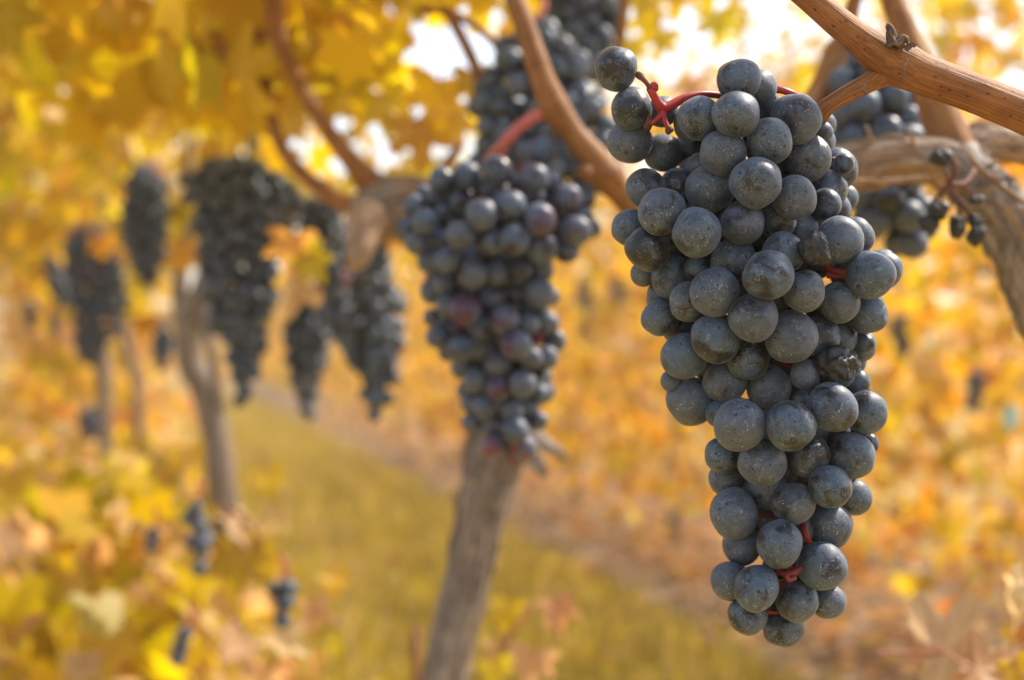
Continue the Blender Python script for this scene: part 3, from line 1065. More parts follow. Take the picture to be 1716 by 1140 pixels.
LOW = [(1585, 1092, .80, 150, PALE, (1, .1), .45, 0), (1690, 985, .83, 90, TAN, (.3, -.9), .9, 1), (1640, 1125, .78, 110, TAN, (.9, -.4), .5, 0), (1700, 1120, .76, 60, GOLD, (.3, -1), .3, 0),
       (850, 1020, 1.35, 52, GOLD, (-.1, -1), .5, 0), (930, 1020, 1.30, 62, TAN, (.3, -1), .5, 1), (840, 1085, 1.3, 60, TAN, (.2, -1), .5, 2), (895, 1105, 1.28, 66, TAN, (-.2, -1), .4, 0), (830, 1120, 1.25, 50, GOLD, (.2, -1), .4, 0),
       (400, 930, 1.5, 95, OLIVE, (-.1, -1), .3, 0), (330, 960, 1.55, 80, OLIVE, (-.6, -.6), .3, 0), (390, 880, 1.5, 62, TAN, (.7, -.7), 1.0, 1), (450, 800, 1.8, 50, GOLD, (.3, -1), .5, 0),
       (310, 760, 1.9, 54, GOLD, (.1, -1), .5, 0), (520, 1020, 1.4, 60, TAN, (.2, -1), .8, 1), (560, 970, 1.6, 46, GOLD, (.3, -1), .6, 0), (470, 1070, 1.3, 66, TAN, (1, -.4), .7, 1)]
for k in range(26):
    LOW.append((rgl.uniform(290, 470), rgl.uniform(850, 1130), rgl.uniform(1.65, 2.1), rgl.uniform(48, 66), rgl.choice([GOLD, OLIVE, OLIVE, TAN, TAN, PALE]), (rgl.gauss(0, .5), -1), rgl.uniform(.2, 1.1), k % 3))
for x, y, D, s, pal, tip, turn, mi in LOW:
    p = P(x, y, D)
    rot = leaf_rot(Vector((tip[0], rgl.uniform(-.3, .3), tip[1])), Vector((math.sin(turn), -math.cos(turn), .55)))
    par = v0 if D < 1 else (v1 if x > 700 else v2)
    add_leaf(par, p, s * D / FPX, rot, tint(pal, rgl), BIGLEAF[mi], rgl)
# the sucker shoots those low leaves grow on
for par, pts in ((v0, [(1790, 2300, .70), (1760, 1500, .76), (1690, 1180, .79), (1620, 1080, .80)]), (v1, [(735, 1900, 1.12), (800, 1300, 1.25), (850, 1080, 1.3), (900, 1010, 1.33)]),
                 (v2, [(392, 1250, 2.3), (440, 1150, 1.9), (470, 1060, 1.6), (430, 900, 1.5), (380, 850, 1.5)]), (v2, [(392, 1200, 2.3), (330, 1020, 1.9), (300, 860, 1.8), (320, 760, 1.9)]),
                 (v3, [(185, 980, 3.9), (140, 900, 3.2), (110, 800, 2.9)])):
    wood(par, 'shoot', M_OLDCANE, [(x, y, D, 7 / D) for x, y, D in pts], 8, 5, .05)

# ------------------------------------------------------------------ the row across the grass
FAR_GROUP = 'vines of the row across the grass'
ORD = ['first', 'second', 'third', 'fourth', 'fifth', 'sixth', 'seventh', 'eighth', 'ninth', 'tenth', 'eleventh', 'twelfth', 'thirteenth']
rgf = random.Random(99)
far_vines = []
for i in range(13):
    D = 2.75 + 1.12 * i
    x = ROW0 + ROWK * D
    v = vine('yellow and orange leafy vine across the grass, %s from the near end of its row' % ORD[i], Vector((x, D, 0)), FAR_GROUP)
    far_vines.append(v)
    b = Builder()
    pts = [Vector((x, D, -.02)), Vector((x + rgf.uniform(-.04, .04), D, .3)), Vector((x + rgf.uniform(-.05, .05), D + .03, .6)), Vector((x, D + .05, .85))]
    b.tube(pts, [.026, .022, .021, .024], 10, 5, .14, 2, 16, i)
    b.build('trunk', M_BARK, v)
    for s in (-1, 1):
        b = Builder()
        q = pts[-1]
        b.tube([q, q + Vector((-.257 * s * .2, s * .2, .02)), q + Vector((-.257 * s * .5, s * .5, .03))], [.02, .014, .01], 8, 4, .1, 2, 16, i)
        b.build('arm', M_BARK, v)
    items = []
    n = 1050 if i < 6 else 620
    for k in range(n):
        dd = rgf.uniform(-.62, .62)
        zt = 1.58 + .16 * noise.noise(Vector((D + dd, i, 0)) * 1.7) + (.05 if i > 2 else -.05)
        t = rgf.random()
        z = .16 + (zt - .16) * t
        wid = .16 + .10 * math.sin(math.pi * min(1, max(0, t)))
        px = x + dd * ROWK + rgf.gauss(0, wid)
        c = pick([(2, GOLD), (1.3, OLIVE), (5, AMBER), (2, ORANGE), (2.6, TAN)], rgf) if z < 1.0 else pick([(4, GOLD), (1.6, OLIVE), (4, AMBER), (1, ORANGE), (1, TAN)], rgf)
        items.append((Vector((px, D + dd, z)), rgf.uniform(.035, .06), rand_leaf_rot(rgf), c))
    for k in range(18):                                     # top shoots, with sky between them
        dd = rgf.uniform(-.6, .6)
        hx = rgf.uniform(.10, .38)
        for j in range(10):
            items.append((Vector((x + dd * ROWK + rgf.gauss(0, .05), D + dd + rgf.gauss(0, .05), 1.45 + hx * j / 6)), rgf.uniform(.025, .045), rand_leaf_rot(rgf), pick([(4, GOLD), (1, ORANGE), (1, TAN)], rgf)))
    if i < 4:
        own, rest = items[:260], items[260:]
        for p, s, r_, c in own:
            add_leaf(v, p, s, r_, c, rg=rgf)
    else:
        rest = items
    leaf_mass('leaves', rest, v)

# rows farther off on both sides, which read as one yellow mass
items = []
for row, (x0, k, D0, D1, n) in enumerate(((ROW0, ROWK, 17, 60, 3500), (ROW0 + 1.6, ROWK, 4, 50, 7000), (ROW0 + 3.4, ROWK, 5, 60, 6000), (NEAR0, -.33, 7.0, 40, 5000), (NEAR0 - 1.7, -.34, 3.0, 45, 11000))):
    for q in range(n):
        D = D0 + (D1 - D0) * rgf.random() ** 1.5
        z = .15 + 1.45 * rgf.random()
        items.append((Vector((x0 + k * D + rgf.gauss(0, .22), D, z)), rgf.uniform(.05, .09) * (1 + D / 40), rand_leaf_rot(rgf), pick([(2, GOLD), (2, OLIVE), (4, AMBER), (2, ORANGE), (2, TAN)], rgf)))
leaf_mass('distant_vine_rows_foliage', items)

# fallen leaves on the soil and grass
items = []
for k in range(3600):
    D = 2.4 + 12 * rgf.random() ** 1.3
    x = (ROW0 + ROWK * D + rgf.gauss(0, .27)) if k < 3300 else (axis(D) + rgf.uniform(-.3, 1.0))
    items.append((Vector((x, D, .03 + rgf.random() * .03)), rgf.uniform(.025, .05), leaf_rot(Vector((rgf.gauss(0, 1), rgf.gauss(0, 1), 0)), Vector((rgf.gauss(0, .25), rgf.gauss(0, .25), 1))), pick([(4, ORANGE), (4, TAN), (1, GOLD)], rgf)))
leaf_mass('fallen_leaves', items)

# ------------------------------------------------------------------ the bunches
# every berry of the sharp bunch that the photograph shows: (px, py, radius in px, how far behind its neighbours)
HERO = [(1033, 115, 36, 1), (1058, 182, 34, 1), (1056, 237, 36, 2), (1109, 188, 27, 4.5), (1110, 257, 31, 3), (1156, 253, 31, 4), (1172, 197, 36, 2),
        (1238, 134, 36, 2), (1270, 146, 29, 4), (1279, 176, 28, 4.5), (1234, 191, 39, 1), (1211, 256, 38, 1.5), (1290, 236, 38, 1), (1333, 199, 43, 2),
        (1352, 265, 39, 2.5), (1376, 210, 23, 4.5), (1374, 238, 26, 4.2), (1402, 284, 34, 3.2), (1267, 306, 43, .5), (1190, 317, 41, 2), (1332, 332, 38, 1.8),
        (1083, 316, 33, 3), (1136, 313, 31, 4), (1109, 355, 39, 2), (1168, 390, 41, 1.2), (1245, 373, 37, 2.2), (1303, 372, 30, 4), (1343, 385, 28, 4.5),
        (1385, 319, 34, 3), (1394, 353, 32, 4), (1414, 334, 24, 5), (1055, 382, 30, 3.2), (1086, 417, 38, 2.8), (1408, 403, 39, 2), (1433, 397, 32, 3.5),
        (1230, 437, 38, 3), (1311, 424, 36, 2.8), (1126, 465, 35, 2.8), (1078, 460, 22, 4), (1172, 443, 28, 4.5), (1287, 462, 43, 0), (1197, 490, 41, 1),
        (1348, 488, 36, 2), (1458, 461, 40, 1), (1478, 452, 34, 3), (1407, 507, 34, 2.6), (1452, 527, 33, 2.9), (1155, 507, 33, 2.5), (1106, 533, 31, 4),
        (1140, 551, 29, 4), (1262, 532, 41, .3), (1325, 564, 43, .8), (1199, 566, 41, 1.2), (1146, 597, 39, 2.2), (1373, 564, 34, 3), (1406, 568, 28, 4),
        (1440, 578, 28, 4), (1254, 601, 35, 2.4), (1350, 628, 25, 2.6), (1215, 640, 35, 3), (1288, 648, 39, 2.6), (1157, 672, 40, 3),
        (1394, 683, 42, 1.5), (1450, 691, 36, 3), (1238, 712, 43, 1), (1325, 714, 42, 1), (1211, 763, 31, 3), (1278, 775, 39, 2), (1354, 763, 37, 2.4),
        (1427, 763, 38, 2.6), (1455, 743, 18, 4.5), (1216, 803, 29, 3.6), (1286, 820, 33, 3.6), (1391, 815, 36, 1.5), (1429, 833, 31, 3.5), (1229, 861, 41, 2),
        (1329, 844, 35, 2), (1390, 882, 37, 2), (1306, 911, 39, 1.8), (1243, 914, 32, 3.4), (1376, 948, 41, 1.6), (1223, 974, 33, 2.6), (1267, 986, 38, 1.2),
        (1336, 1008, 35, 1.6), (1388, 1008, 29, 3), (1253, 1031, 32, 2.4), (1312, 1052, 34, 2.4), (1284, 866, 27, 4.5), (1338, 668, 27, 4), (1430, 604, 22, 4.6),
        (1206, 676, 26, 4.5), (1128, 640, 20, 4.6), (1203, 690, 24, 4.8)]
RAISINS = [(1364, 418, 26, 1.9), (1401, 614, 31, 1.8)]
D_HERO = 0.462


def bunch_from_list(root, berries, D0, meshes, tintf, raisins=(), seed=1, fill=60, grow=1.02):
    berries = [(x, y, r * grow, k) for x, y, r, k in berries]
    allb = list(berries) + list(raisins)
    half = profile(berries)
    z = stack_depths(allb, D0, half)
    rg = random.Random(seed)
    placed = []
    for i, (x, y, r, k) in enumerate(allb):
        D = D0 + z[i]
        p = P(x, y, D)
        rr = r * D / FPX
        placed.append((p, rr))
        if i < len(berries):
            add_grape(root, p, rr, meshes, tintf(rg, x, y), rg)
        else:
            o = add_grape(root, p, rr * 1.02, G_RAISIN, (1, 1, 1, 1), rg)
            o['label'] = 'shrivelled black berry'
    n = 0
    tries = 0
    while n < fill and tries < fill * 260:                   # the berries round the back of the bunch
        tries += 1
        x, y, r, k = rg.choice(berries)
        mx, hw = half(y)
        if D0 < .6 and x < 1165 and y < 300:
            continue
        x += rg.uniform(-14, 14)
        y += rg.uniform(-14, 14)
        a = max(hw - 26, 8)
        dz = math.sqrt(max(0, a * a - min(abs(x - mx), a) ** 2)) * rg.uniform(-.3, 1.05) + 8
        D = D0 + dz * D0 / FPX
        rp = min(r, 36) * (rg.uniform(.82, .98) if n < fill * .6 else rg.uniform(.5, .8))
        if not all(any((x + math.cos(q) * rp - bx) ** 2 + (y + math.sin(q) * rp - by) ** 2 < (br * 1.04) ** 2 for bx, by, br, bk in berries) for q in (0, .8, 1.6, 2.4, 3.1, 3.9, 4.7, 5.5)):
            continue
        rr = rp * D / FPX
        p = P(x, y, D)
        if all((p - q).length > .80 * (rr + s) for q, s in placed):
            placed.append((p, rr))
            add_grape(root, p, rr, meshes if len(meshes) < 4 else G_LO, tintf(rg, x, y), rg)
            n += 1
    step = 7
    ys = [b[1] for b in berries]
    y = min(ys) + 30
    while y < max(ys) - 10:
        near_y = [b for b in berries if abs(b[1] - y) < 75]
        x = min(b[0] for b in near_y)
        while x < max(b[0] for b in near_y):
            cov = any((b[0] - x) ** 2 + (b[1] - y) ** 2 < (b[2] * .97) ** 2 for b in near_y)
            if D0 < .6 and x < 1160 and y < 310:
                cov = True
            if not cov:
                R_ = 1.9 * 40 * (D_HERO / D0 if D0 > .6 else 1)
                qd = set((b[0] > x, b[1] > y) for b in near_y if (b[0] - x) ** 2 + (b[1] - y) ** 2 < R_ * R_)
                if len(qd) == 4:
                    mx, hw = half(y)
                    rp = .62 * 38 * (D_HERO / D0 if D0 > .6 else 1)
                    for dz in (0, 10, 20, 30, 40, 50, 60, 75, 90):
                        D = D0 + dz * D0 / FPX
                        p = P(x, y, D)
                        rr = rp * D / FPX
                        if all((p - q).length > .80 * (rr + s_) for q, s_ in placed):
                            placed.append((p, rr))
                            add_grape(root, p, rr, meshes if len(meshes) < 4 else G_LO, tintf(rg, x, y), rg)
                            break
            x += step
        y += step
    return placed


def stalks(root, spine, placed, rad, mat=None, step=1):
    """The red stalk inside a bunch with a thin branch to each berry."""
    path, _ = catmull(spine, [0] * len(spine), 8)
    b = Builder()
    b.tube(spine, [rad * (1 - .6 * i / (len(spine) - 1)) for i in range(len(spine))], 8, 6, .1, 2, 200)
    b.build('rachis', M_RACHIS_SHADED, root)
    b = Builder()
    for p, r in placed[::step]:
        q = min(path, key=lambda s: (s - p).length + (.012 if s.z < p.z else 0))
        if (p - q).length < r * 1.15 or (p - q).length > .034:
            continue
        e = p + (q - p).normalized() * (r * .93)
        if min(p.y, e.y) < q.y - .006:
            e = e + Vector((0, .004, 0))
        b.tube([q, (q + e) / 2 + Vector((0, 0, -.002)), e], [rad * .38, rad * .26, rad * .30], 5, 3, .0)
    b.build('berry_stalks', M_RACHIS_SHADED, root)


white = lambda rg, x, y: (1, 1, 1, 1)


def purple(rg, x, y):
    k = rg.random()
    if y > 735:
        return (9.0, 1.8, 2.6, 1)
    return (1.6, 1.0, 1.2, 1) if k < .85 else (4.0, 1.4, 2.2, 1)


BUNCH = 'bunches of dark grapes'
g0 = thing('grape_cluster', 'large sharp bunch of dusty blue-black grapes hanging from the bare cane', 'grapes', P(1380, 180, .462), BUNCH)
placed = bunch_from_list(g0, HERO, D_HERO, G_HI, white, RAISINS, 3, 190)
stalks(g0, [P(1376, 205, .466), P(1340, 260, .468), P(1290, 380, .466), P(1282, 520, .464), P(1290, 680, .463), P(1310, 820, .462), P(1322, 940, .461), P(1322, 1010, .461)], placed, .0024)
wood(g0, 'peduncle', M_CANE, [(1512, 112, .456, 26), (1480, 126, .456, 20), (1440, 147, .457, 16), (1402, 168, .459, 14), (1381, 184, .461, 15), (1376, 200, .464, 13), (1377, 222, .468, 10)], 20, 8, .03, 2, 60, 2)
# the red side branch with its torn tips
b = Builder()
T = lambda pts: b.tube([P(x, y, D) for x, y, D, r in pts], [r * D / FPX for x, y, D, r in pts], 12, 7, .06, 2, 220, pts[0][0])
T([(1372, 188, .468, 6), (1345, 168, .464, 6), (1322, 155, .461, 6), (1298, 150, .461, 6.5), (1272, 158, .463, 7), (1240, 166, .469, 6), (1205, 160, .466, 6), (1175, 158, .462, 6.5), (1145, 166, .459, 7.5), (1118, 180, .457, 9), (1106, 178, .456, 9), (1097, 163, .455, 7), (1089, 148, .454, 6.5)])
T([(1110, 182, .457, 8), (1108, 194, .456, 6), (1100, 201, .455, 4.5), (1092, 208, .455, 4)])
T([(1110, 188, .456, 6), (1114, 202, .455, 4.5), (1120, 216, .454, 4.5)])
T([(1099, 150, .455, 6), (1094, 146, .454, 7), (1086, 147, .454, 4)])
T([(1090, 150, .455, 6), (1096, 144, .454, 7), (1101, 141, .454, 5)])
b.build('side_branch', M_RACHIS, g0)
b = Builder()
T([(1091, 150, .454, 5), (1084, 140, .454, 4), (1079, 134, .455, 4.5), (1073, 128, .456, 6.5), (1069, 125, .457, 6)])
T([(1120, 213, .454, 5), (1122, 219, .454, 7.5), (1125, 223, .454, 6)])
T([(1094, 207, .455, 4), (1088, 207, .4555, 7), (1085, 213, .456, 7), (1090, 195, .457, 6)])
T([(1091, 150, .454, 6.5), (1089, 146, .454, 7)])
b.build('torn_stalk_tip', M_PED, g0)
b = Builder()
T([(1375, 440, .452, 7), (1392, 452, .449, 6.5), (1415, 456, .447, 6), (1432, 452, .449, 5)])
T([(1385, 462, .449, 5), (1400, 462, .4485, 5), (1420, 462, .4485, 4)])
T([(1388, 448, .449, 5), (1384, 440, .449, 4), (1379, 436, .451, 4)])
T([(1300, 955, .453, 5), (1316, 962, .450, 6), (1330, 960, .450, 6), (1342, 952, .453, 5)])
T([(1318, 964, .449, 5), (1322, 972, .448, 4), (1333, 968, .449, 4)])
T([(1345, 878, .455, 6), (1350, 895, .452, 6), (1356, 908, .455, 5)])
b.build('berry_stalks', M_RACHIS_SHADED, g0)

MID = [(834, 286, 23, 1), (782, 296, 22, 1.5), (740, 300, 18, 1.4), (896, 299, 22, 1), (921, 305, 18, 2), (908, 254, 23, 2), (710, 321, 10, 3), (730, 328, 17, 1.8), (771, 340, 21, 2.4),
       (814, 320, 20, 2.3), (842, 324, 15, 3), (808, 360, 24, .3), (857, 346, 23, .8), (896, 334, 20, 1.5), (904, 369, 24, .5), (930, 344, 19, 2), (952, 330, 20, 1.4), (979, 336, 16, 2.2),
       (974, 365, 18, 2), (992, 384, 14, 2.6), (965, 387, 23, .8), (696, 346, 18, 2), (731, 360, 17, 2), (712, 371, 20, .8), (682, 384, 18, 1.8), (699, 407, 18, 1.6), (738, 402, 19, 1.8),
       (771, 394, 22, .5), (821, 405, 22, 1.2), (862, 401, 23, .4), (907, 415, 25, .5), (950, 422, 18, 1.8), (937, 372, 17, 2.5), (722, 440, 19, 1.6), (750, 436, 20, 1.4), (787, 432, 21, 1.4),
       (793, 460, 23, .6), (830, 459, 19, .6), (871, 456, 19, .8), (908, 454, 18, 2), (745, 477, 18, 1.8), (724, 489, 18, 2), (828, 498, 22, .9), (770, 474, 16, 2.3), (864, 492, 17, 2.2),
       (904, 492, 23, 1), (921, 497, 15, 2.3), (749, 512, 17, 1.7), (780, 521, 24, .6), (725, 533, 14, 2.2), (740, 538, 15, 1.9), (762, 551, 17, 1.6), (734, 565, 18, 1.5), (770, 586, 20, 1),
       (806, 552, 21, .9), (845, 537, 22, .8), (884, 545, 18, 1.6), (917, 541, 18, 1.6), (806, 584, 21, 1.5), (866, 579, 23, .5), (890, 600, 18, 1.5), (916, 600, 18, 1.5), (836, 566, 15, 2.4),
       (875, 516, 15, 2.4), (835, 610, 20, 1), (799, 638, 21, .8), (835, 652, 19, .7), (876, 644, 21, .6), (894, 665, 17, 1.6), (911, 657, 17, 2), (790, 676, 15, 1.8), (812, 682, 20, 1),
       (858, 688, 18, 1), (882, 680, 18, 1.4), (790, 708, 15, 1.8), (823, 710, 19, 1.3), (864, 722, 20, .8), (828, 748, 19, 1), (877, 750, 20, 1), (866, 767, 14, 1.6), (850, 745, 16, 2.2), (905, 630, 18, 1.9), (776, 616, 18, 1.9), (784, 655, 16, 2), (930, 572, 17, 1.9), (752, 588, 16, 2), (900, 705, 16, 2), (852, 430, 20, 2.6), (840, 720, 16, 2.2)]
g1 = thing('grape_cluster', 'slightly blurred purple-tinged bunch in front of the thick grey trunk', 'grapes', P(880, 205, .77), BUNCH)
placed = bunch_from_list(g1, MID, .77, G_LO, purple, (), 5, 200, 1.15)
stalks(g1, [P(838, 262, .778), P(836, 330, .782), P(830, 420, .780), P(826, 520, .778), P(838, 640, .776), P(850, 740, .774)], placed, .002, step=3)
b = Builder()
T([(930, 182, .77, 17), (908, 190, .77, 11), (880, 206, .768, 10.5), (856, 228, .766, 11), (842, 248, .767, 10), (838, 275, .772, 9)])
T([(850, 235, .766, 8), (830, 250, .766, 5), (812, 270, .768, 4)])
b.build('peduncle', M_PINKSTEM, g1)
b = Builder()
T([(868, 275, .76, 5), (882, 300, .757, 6), (872, 318, .757, 5)])
T([(895, 575, .756, 5), (903, 568, .756, 5), (906, 556, .758, 4)])
T([(858, 762, .758, 4), (862, 748, .757, 5), (856, 738, .758, 3)])
b.build('berry_stalks', M_RACHIS_SHADED, g1)


def bunch(label, D, outline, rw=.0086, meshes=None, seed=1, tintf=None, stem_top=None, dens=1.6, maxn=280):
    """A bunch packed into the outline the photograph shows: outline rows (py, left, right)."""
    rg = random.Random(seed)
    meshes = meshes or (G_LO if D < 1.8 else G_TINY)
    tintf = tintf or (lambda r_, x, y: (1.0, 1.0, 1.1, 1))
    ys = [q[0] for q in outline]
    u = D / FPX
    rp = rw / u
    mid0 = (outline[0][1] + outline[0][2]) / 2
    root = thing('grape_cluster', label, 'grapes', P(mid0, ys[0], D), BUNCH)
    placed = []
    area = sum((b_[0] - a_[0]) * (a_[2] - a_[1] + b_[2] - b_[1]) / 2 for a_, b_ in zip(outline, outline[1:]))
    for t in range(int(3500 * dens)):
        if len(placed) >= maxn:
            break
        y = rg.uniform(ys[0], ys[-1])
        i = max(k for k in range(len(ys)) if ys[k] <= y + 1e-6)
        i = min(i, len(ys) - 2)
        f = (y - ys[i]) / max(ys[i + 1] - ys[i], 1e-6)
        l = outline[i][1] * (1 - f) + outline[i + 1][1] * f
        rr = outline[i][2] * (1 - f) + outline[i + 1][2] * f
        hw = max((rr - l) / 2 - rp * .45, 0)
        mx = (l + rr) / 2
        hw += 3 / D if D > 1.2 else 0
        an = rg.uniform(0, 2 * math.pi)
        rho = hw * math.sqrt(rg.uniform(.05, 1.0))
        q = Vector((mx + rho * math.cos(an), y, rho * math.sin(an) * min(1, 60 * 1.2 * (.9 / D) / max(hw, 1)) if hw > 60 else rho * math.sin(an)))
        r_ = rp * rg.uniform(.88, 1.1)
        if all((q - s).length > .80 * (r_ + w_) for s, w_ in placed):
            placed.append((q, r_))
    pts = []
    for q, r_ in placed:
        Dq = D + q.z * u
        p = P(q.x, q.y, Dq)
        add_grape(root, p, r_ * Dq / FPX, meshes, tintf(rg, q.x, q.y), rg)
        pts.append((p, r_ * Dq / FPX))
    spine = [P((o_[1] + o_[2]) / 2, o_[0], D) for o_ in outline]
    if D < 1.8:
        stalks(root, spine, pts, .0024, step=2)
    else:
        b_ = Builder()
        b_.tube(spine, [.002] * len(spine), 5, 3)
        b_.build('rachis', M_RACHIS, root)
    top = stem_top or (mid0 + rg.uniform(-8, 8), ys[0] - 60 / D, D)
    b_ = Builder()
    a0 = spine[0]
    a1 = P(*top)
    b_.tube([a1, (a0 + a1) / 2 + Vector((.004, 0, 0)), a0, spine[1]], [.0026, .0022, .0022, .002], 7, 4, .05, 2, 60)
    b_.build('peduncle', M_PINKSTEM, root)
    return root


bunch('wide blurred bunch behind the forked orange cane, above the purple-tinged bunch', .98,
      [(40, 875, 925), (75, 840, 965), (110, 812, 990), (150, 796, 1010), (190, 785, 1028), (230, 782, 1040), (270, 790, 1038), (305, 815, 1020), (330, 850, 990)], .0086, seed=11, maxn=300, dens=2.2, stem_top=(905, -20, .99))
bunch('bunch cut off by the top of the frame, beside the single loose grape', 1.06,
      [(-75, 935, 1025), (-30, 915, 1040), (10, 912, 1044), (50, 916, 1044), (90, 930, 1036), (125, 955, 1020)], .0086, seed=12, maxn=240, dens=1.8)
bunch('shaded bunch hanging behind the peeling arm of the nearest vine', .77,
      [(92, 1425, 1470), (120, 1400, 1520), (160, 1388, 1556), (205, 1390, 1566), (250, 1400, 1566), (290, 1405, 1560), (330, 1412, 1570), (365, 1430, 1580), (395, 1465, 1575), (425, 1500, 1555)], .0084, seed=13, stem_top=(1425, 60, .80))
bunch('biggest of the blurred bunches, broad-shouldered, above the bent slim trunk', 1.5,
      [(272, 352, 430), (292, 302, 478), (322, 304, 505), (350, 326, 508), (385, 322, 492), (425, 332, 468), (470, 326, 466), (500, 348, 468), (545, 352, 446), (580, 376, 446), (620, 380, 436), (650, 392, 426), (680, 398, 424)], .0083, seed=14, stem_top=(380, 180, 1.5), maxn=260, dens=1.6)
bunch('slim upright blurred bunch between the broad bunch and the dark pair', 2.2,
      [(280, 228, 262), (305, 208, 282), (350, 202, 287), (400, 203, 282), (440, 213, 276), (474, 235, 262)], .0078, seed=15)
bunch('dark bunch with a yellow leaf across it, above the thin straight trunk', 2.7,
      [(385, 118, 168), (415, 106, 192), (460, 108, 212), (500, 114, 216), (540, 118, 210), (572, 124, 190), (606, 134, 168)], .0085, seed=16)
bunch('narrow dark bunch touching the bunch with the yellow leaf', 2.9, [(430, 74, 94), (460, 74, 104), (490, 84, 116), (512, 100, 120)], .0085, seed=17)
bunch('round blurred bunch above the folded tan leaf', 1.55, [(338, 520, 560), (365, 500, 580), (415, 502, 588), (455, 515, 590), (490, 540, 588)], .0082, seed=18)
bunch('thin tapering bunch behind the hanging end of the folded tan leaf', 1.6, [(470, 496, 545), (515, 478, 556), (570, 476, 552), (620, 482, 542), (660, 492, 534), (700, 504, 524)], .0076, seed=19)
bunch('long tapering blurred bunch beside the purple-tinged one, with glints along it', 1.36,
      [(372, 612, 640), (415, 602, 652), (465, 594, 662), (508, 582, 678), (550, 572, 680), (592, 576, 670), (632, 598, 664), (668, 608, 654), (698, 616, 644)], .0083, seed=20, stem_top=(640, 340, 1.2))
bunch('stubby bunch squeezed between two long tapering ones', 1.46, [(494, 552, 598), (530, 538, 606), (560, 548, 604), (584, 570, 598)], .0076, seed=22)
bunch('small dark bunch just beside the head of the bent slim trunk', 2.6, [(540, 262, 282), (572, 254, 292), (604, 258, 286), (618, 266, 278)], .0085, seed=23)
bunch('tiny far bunch over the low leaves at the picture edge', 4.0, [(508, 40, 58), (528, 38, 64), (550, 46, 60)], .009, seed=24, maxn=30)
bunch('tiny far bunch next to the narrow dark one', 4.2, [(520, 84, 98), (540, 80, 102), (562, 84, 98)], .009, seed=25, maxn=30)
bunch('low bunch half hidden in leaves at the foot of the bent trunk', 1.42, [(846, 312, 342), (880, 312, 354), (920, 320, 352), (954, 330, 346)], .0078, seed=26)
bunch('few low berries beside a pale leaf near the foot of the bent trunk', 1.45, [(893, 244, 264), (912, 244, 268), (928, 250, 264)], .0078, seed=27)
bunch('lowest bunch in the leaves, right above the bottom edge on the grass side', 1.22, [(980, 448, 500), (1005, 452, 500), (1030, 462, 490), (1056, 468, 482)], .0078, seed=28)
bunch('dark berries deep among the low shoots close to the bottom edge', 1.3, [(1058, 304, 324), (1080, 296, 318), (1104, 292, 308)], .0078, seed=29)
bunch('small low bunch at the foot of the thin straight trunk', 3.0, [(686, 130, 158), (706, 132, 166), (734, 144, 160)], .0085, seed=30)
bunch('blurred bunch in the row across the grass, next to the sharp bunch', 3.1, [(534, 1494, 1528), (560, 1492, 1530), (588, 1500, 1524), (600, 1506, 1518)], .0095, seed=31, maxn=60)
bunch('faint bunch in the row across the grass, closest to the blue tie', 2.85, [(630, 1618, 1648), (655, 1618, 1648), (690, 1624, 1640)], .0095, seed=32, maxn=50)
bunch('far bunch in the row across the grass, beside the purple-tinged bunch', 5.0, [(470, 968, 990), (500, 966, 992), (545, 974, 986)], .010, seed=33, maxn=40)
bunch('far bunch in the row across the grass, touching the outline of the sharp bunch', 4.8, [(465, 1024, 1046), (490, 1022, 1048), (520, 1030, 1042)], .010, seed=34, maxn=40)

# the dried stalk with its raisins on the nearest vine
g2 = thing('dried_grape_stalk', 'withered stalk with a few raisins hanging from the nearest vine', 'dried grapes', P(1621, 303, .63))
b = Builder()
T([(1632, 286, .645, 5), (1621, 303, .635, 4), (1608, 310, .63, 4.5), (1594, 310, .627, 4.5), (1578, 320, .625, 3.5), (1568, 336, .624, 3), (1560, 360, .622, 3)])
T([(1588, 262, .624, 3), (1598, 272, .624, 3.5), (1599, 290, .625, 3.5), (1594, 308, .627, 4), (1600, 326, .626, 3.5), (1606, 345, .625, 3), (1606, 364, .624, 3)])
T([(1602, 330, .626, 3.5), (1616, 345, .625, 3), (1628, 362, .625, 3), (1636, 372, .625, 3)])
T([(1576, 322, .625, 3), (1580, 335, .622, 3), (1576, 345, .62, 2.5)])
T([(1612, 312, .632, 3), (1630, 322, .63, 2.5), (1636, 330, .629, 2)])
T([(1590, 306, .627, 3), (1584, 290, .624, 2.5), (1580, 284, .624, 2)])
b.build('stalk', M_PED, g2)
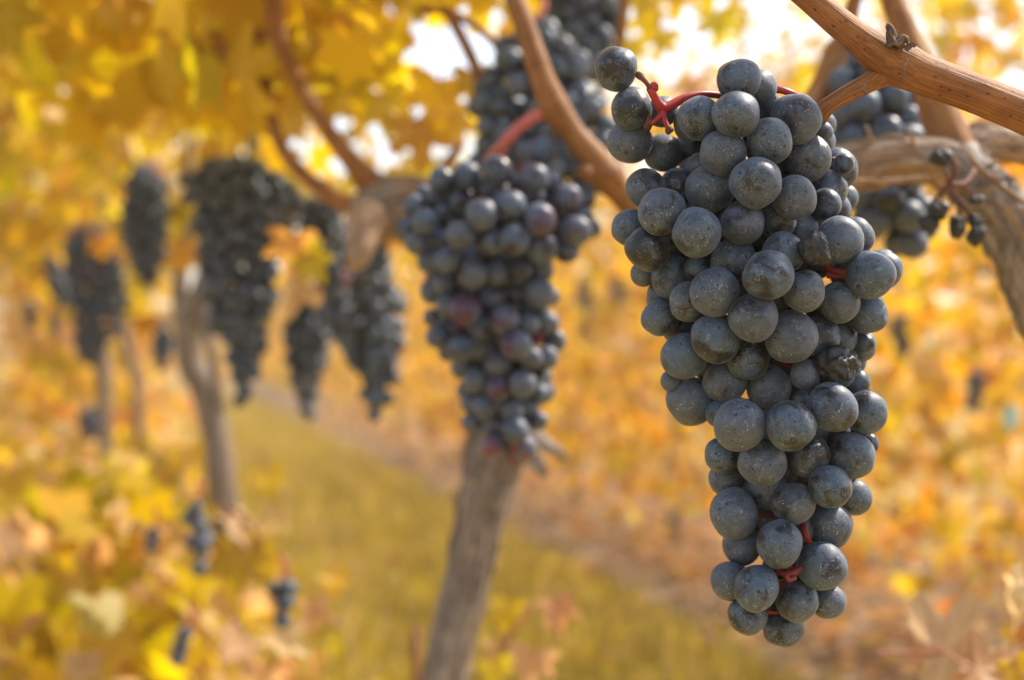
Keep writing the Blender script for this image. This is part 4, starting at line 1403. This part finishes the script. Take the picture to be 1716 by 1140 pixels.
for x, y, D, r, sx, sz, c in ((1577, 262, .622, 16, 1.1, .95, 0), (1604, 381, .624, 15, .85, 1.35, 0), (1637, 392, .625, 15, .9, 1.3, 0), (1633, 370, .626, 11, 1, 1.1, 0), (1636, 334, .629, 10, 1.15, .8, 0), (1573, 350, .62, 17, 1, 1, 0), (1557, 374, .622, 15, 1.1, 1, 0)):
    o = add_grape(g2, P(x, y, D), r * D / FPX, G_RAISIN, (1, 1, 1, 1), rng, (sx, sz), rng.uniform(-.3, .3))
    o.name = 'raisin'

# ------------------------------------------------------------------ small things
b = Builder()
b.tube([P(698, 1950, 1.3), P(698, 1400, 1.3), P(697, 1052, 1.3)], [.0036, .0036, .0035], 10, 3, .04, 2, 90)
me = make_mesh('stake', b.v, b.f, True, b.t)
tag(link_mesh('stake', me, M_RUST), 'thin rusty iron stake standing in the grass beside the thick trunk', 'stake')
b = Builder()
q = P(1692, 698, 2.55)
b.tube([q + Vector((0, 0, .024)), q + Vector((.004, .002, .008)), q + Vector((-.002, 0, -.012)), q + Vector((0, 0, -.024))], [.004, .013, .014, .005], 10, 4, .1, 2, 90, 0, .35)
me = make_mesh('vine_tie', b.v, b.f, True, b.t)
tag(link_mesh('vine_tie', me, M_BLUE), 'pale blue plastic tie caught in the leaves of the row across the grass', 'tie')

# thin warm scattering volume, added to lift dark tones and give a glow
me = make_mesh('added_haze', [(x, y, z) for x in (-170, 170) for y in (-90, 270) for z in (-1.0, 3.2)],
               [(0, 1, 3, 2), (4, 6, 7, 5), (0, 4, 5, 1), (2, 3, 7, 6), (0, 2, 6, 4), (1, 5, 7, 3)], False)
m, t = new_mat('added_warm_haze')
out = N(t, 'ShaderNodeOutputMaterial')
vol = N(t, 'ShaderNodeVolumePrincipled')
vol.inputs['Color'].default_value = (1.0, 0.86, 0.66, 1)
vol.inputs['Density'].default_value = 0.011
vol.inputs['Anisotropy'].default_value = 0.45
t.links.new(vol.outputs[0], out.inputs['Volume'])
o = link_mesh('added_haze', me, m)
o['kind'] = 'stuff'
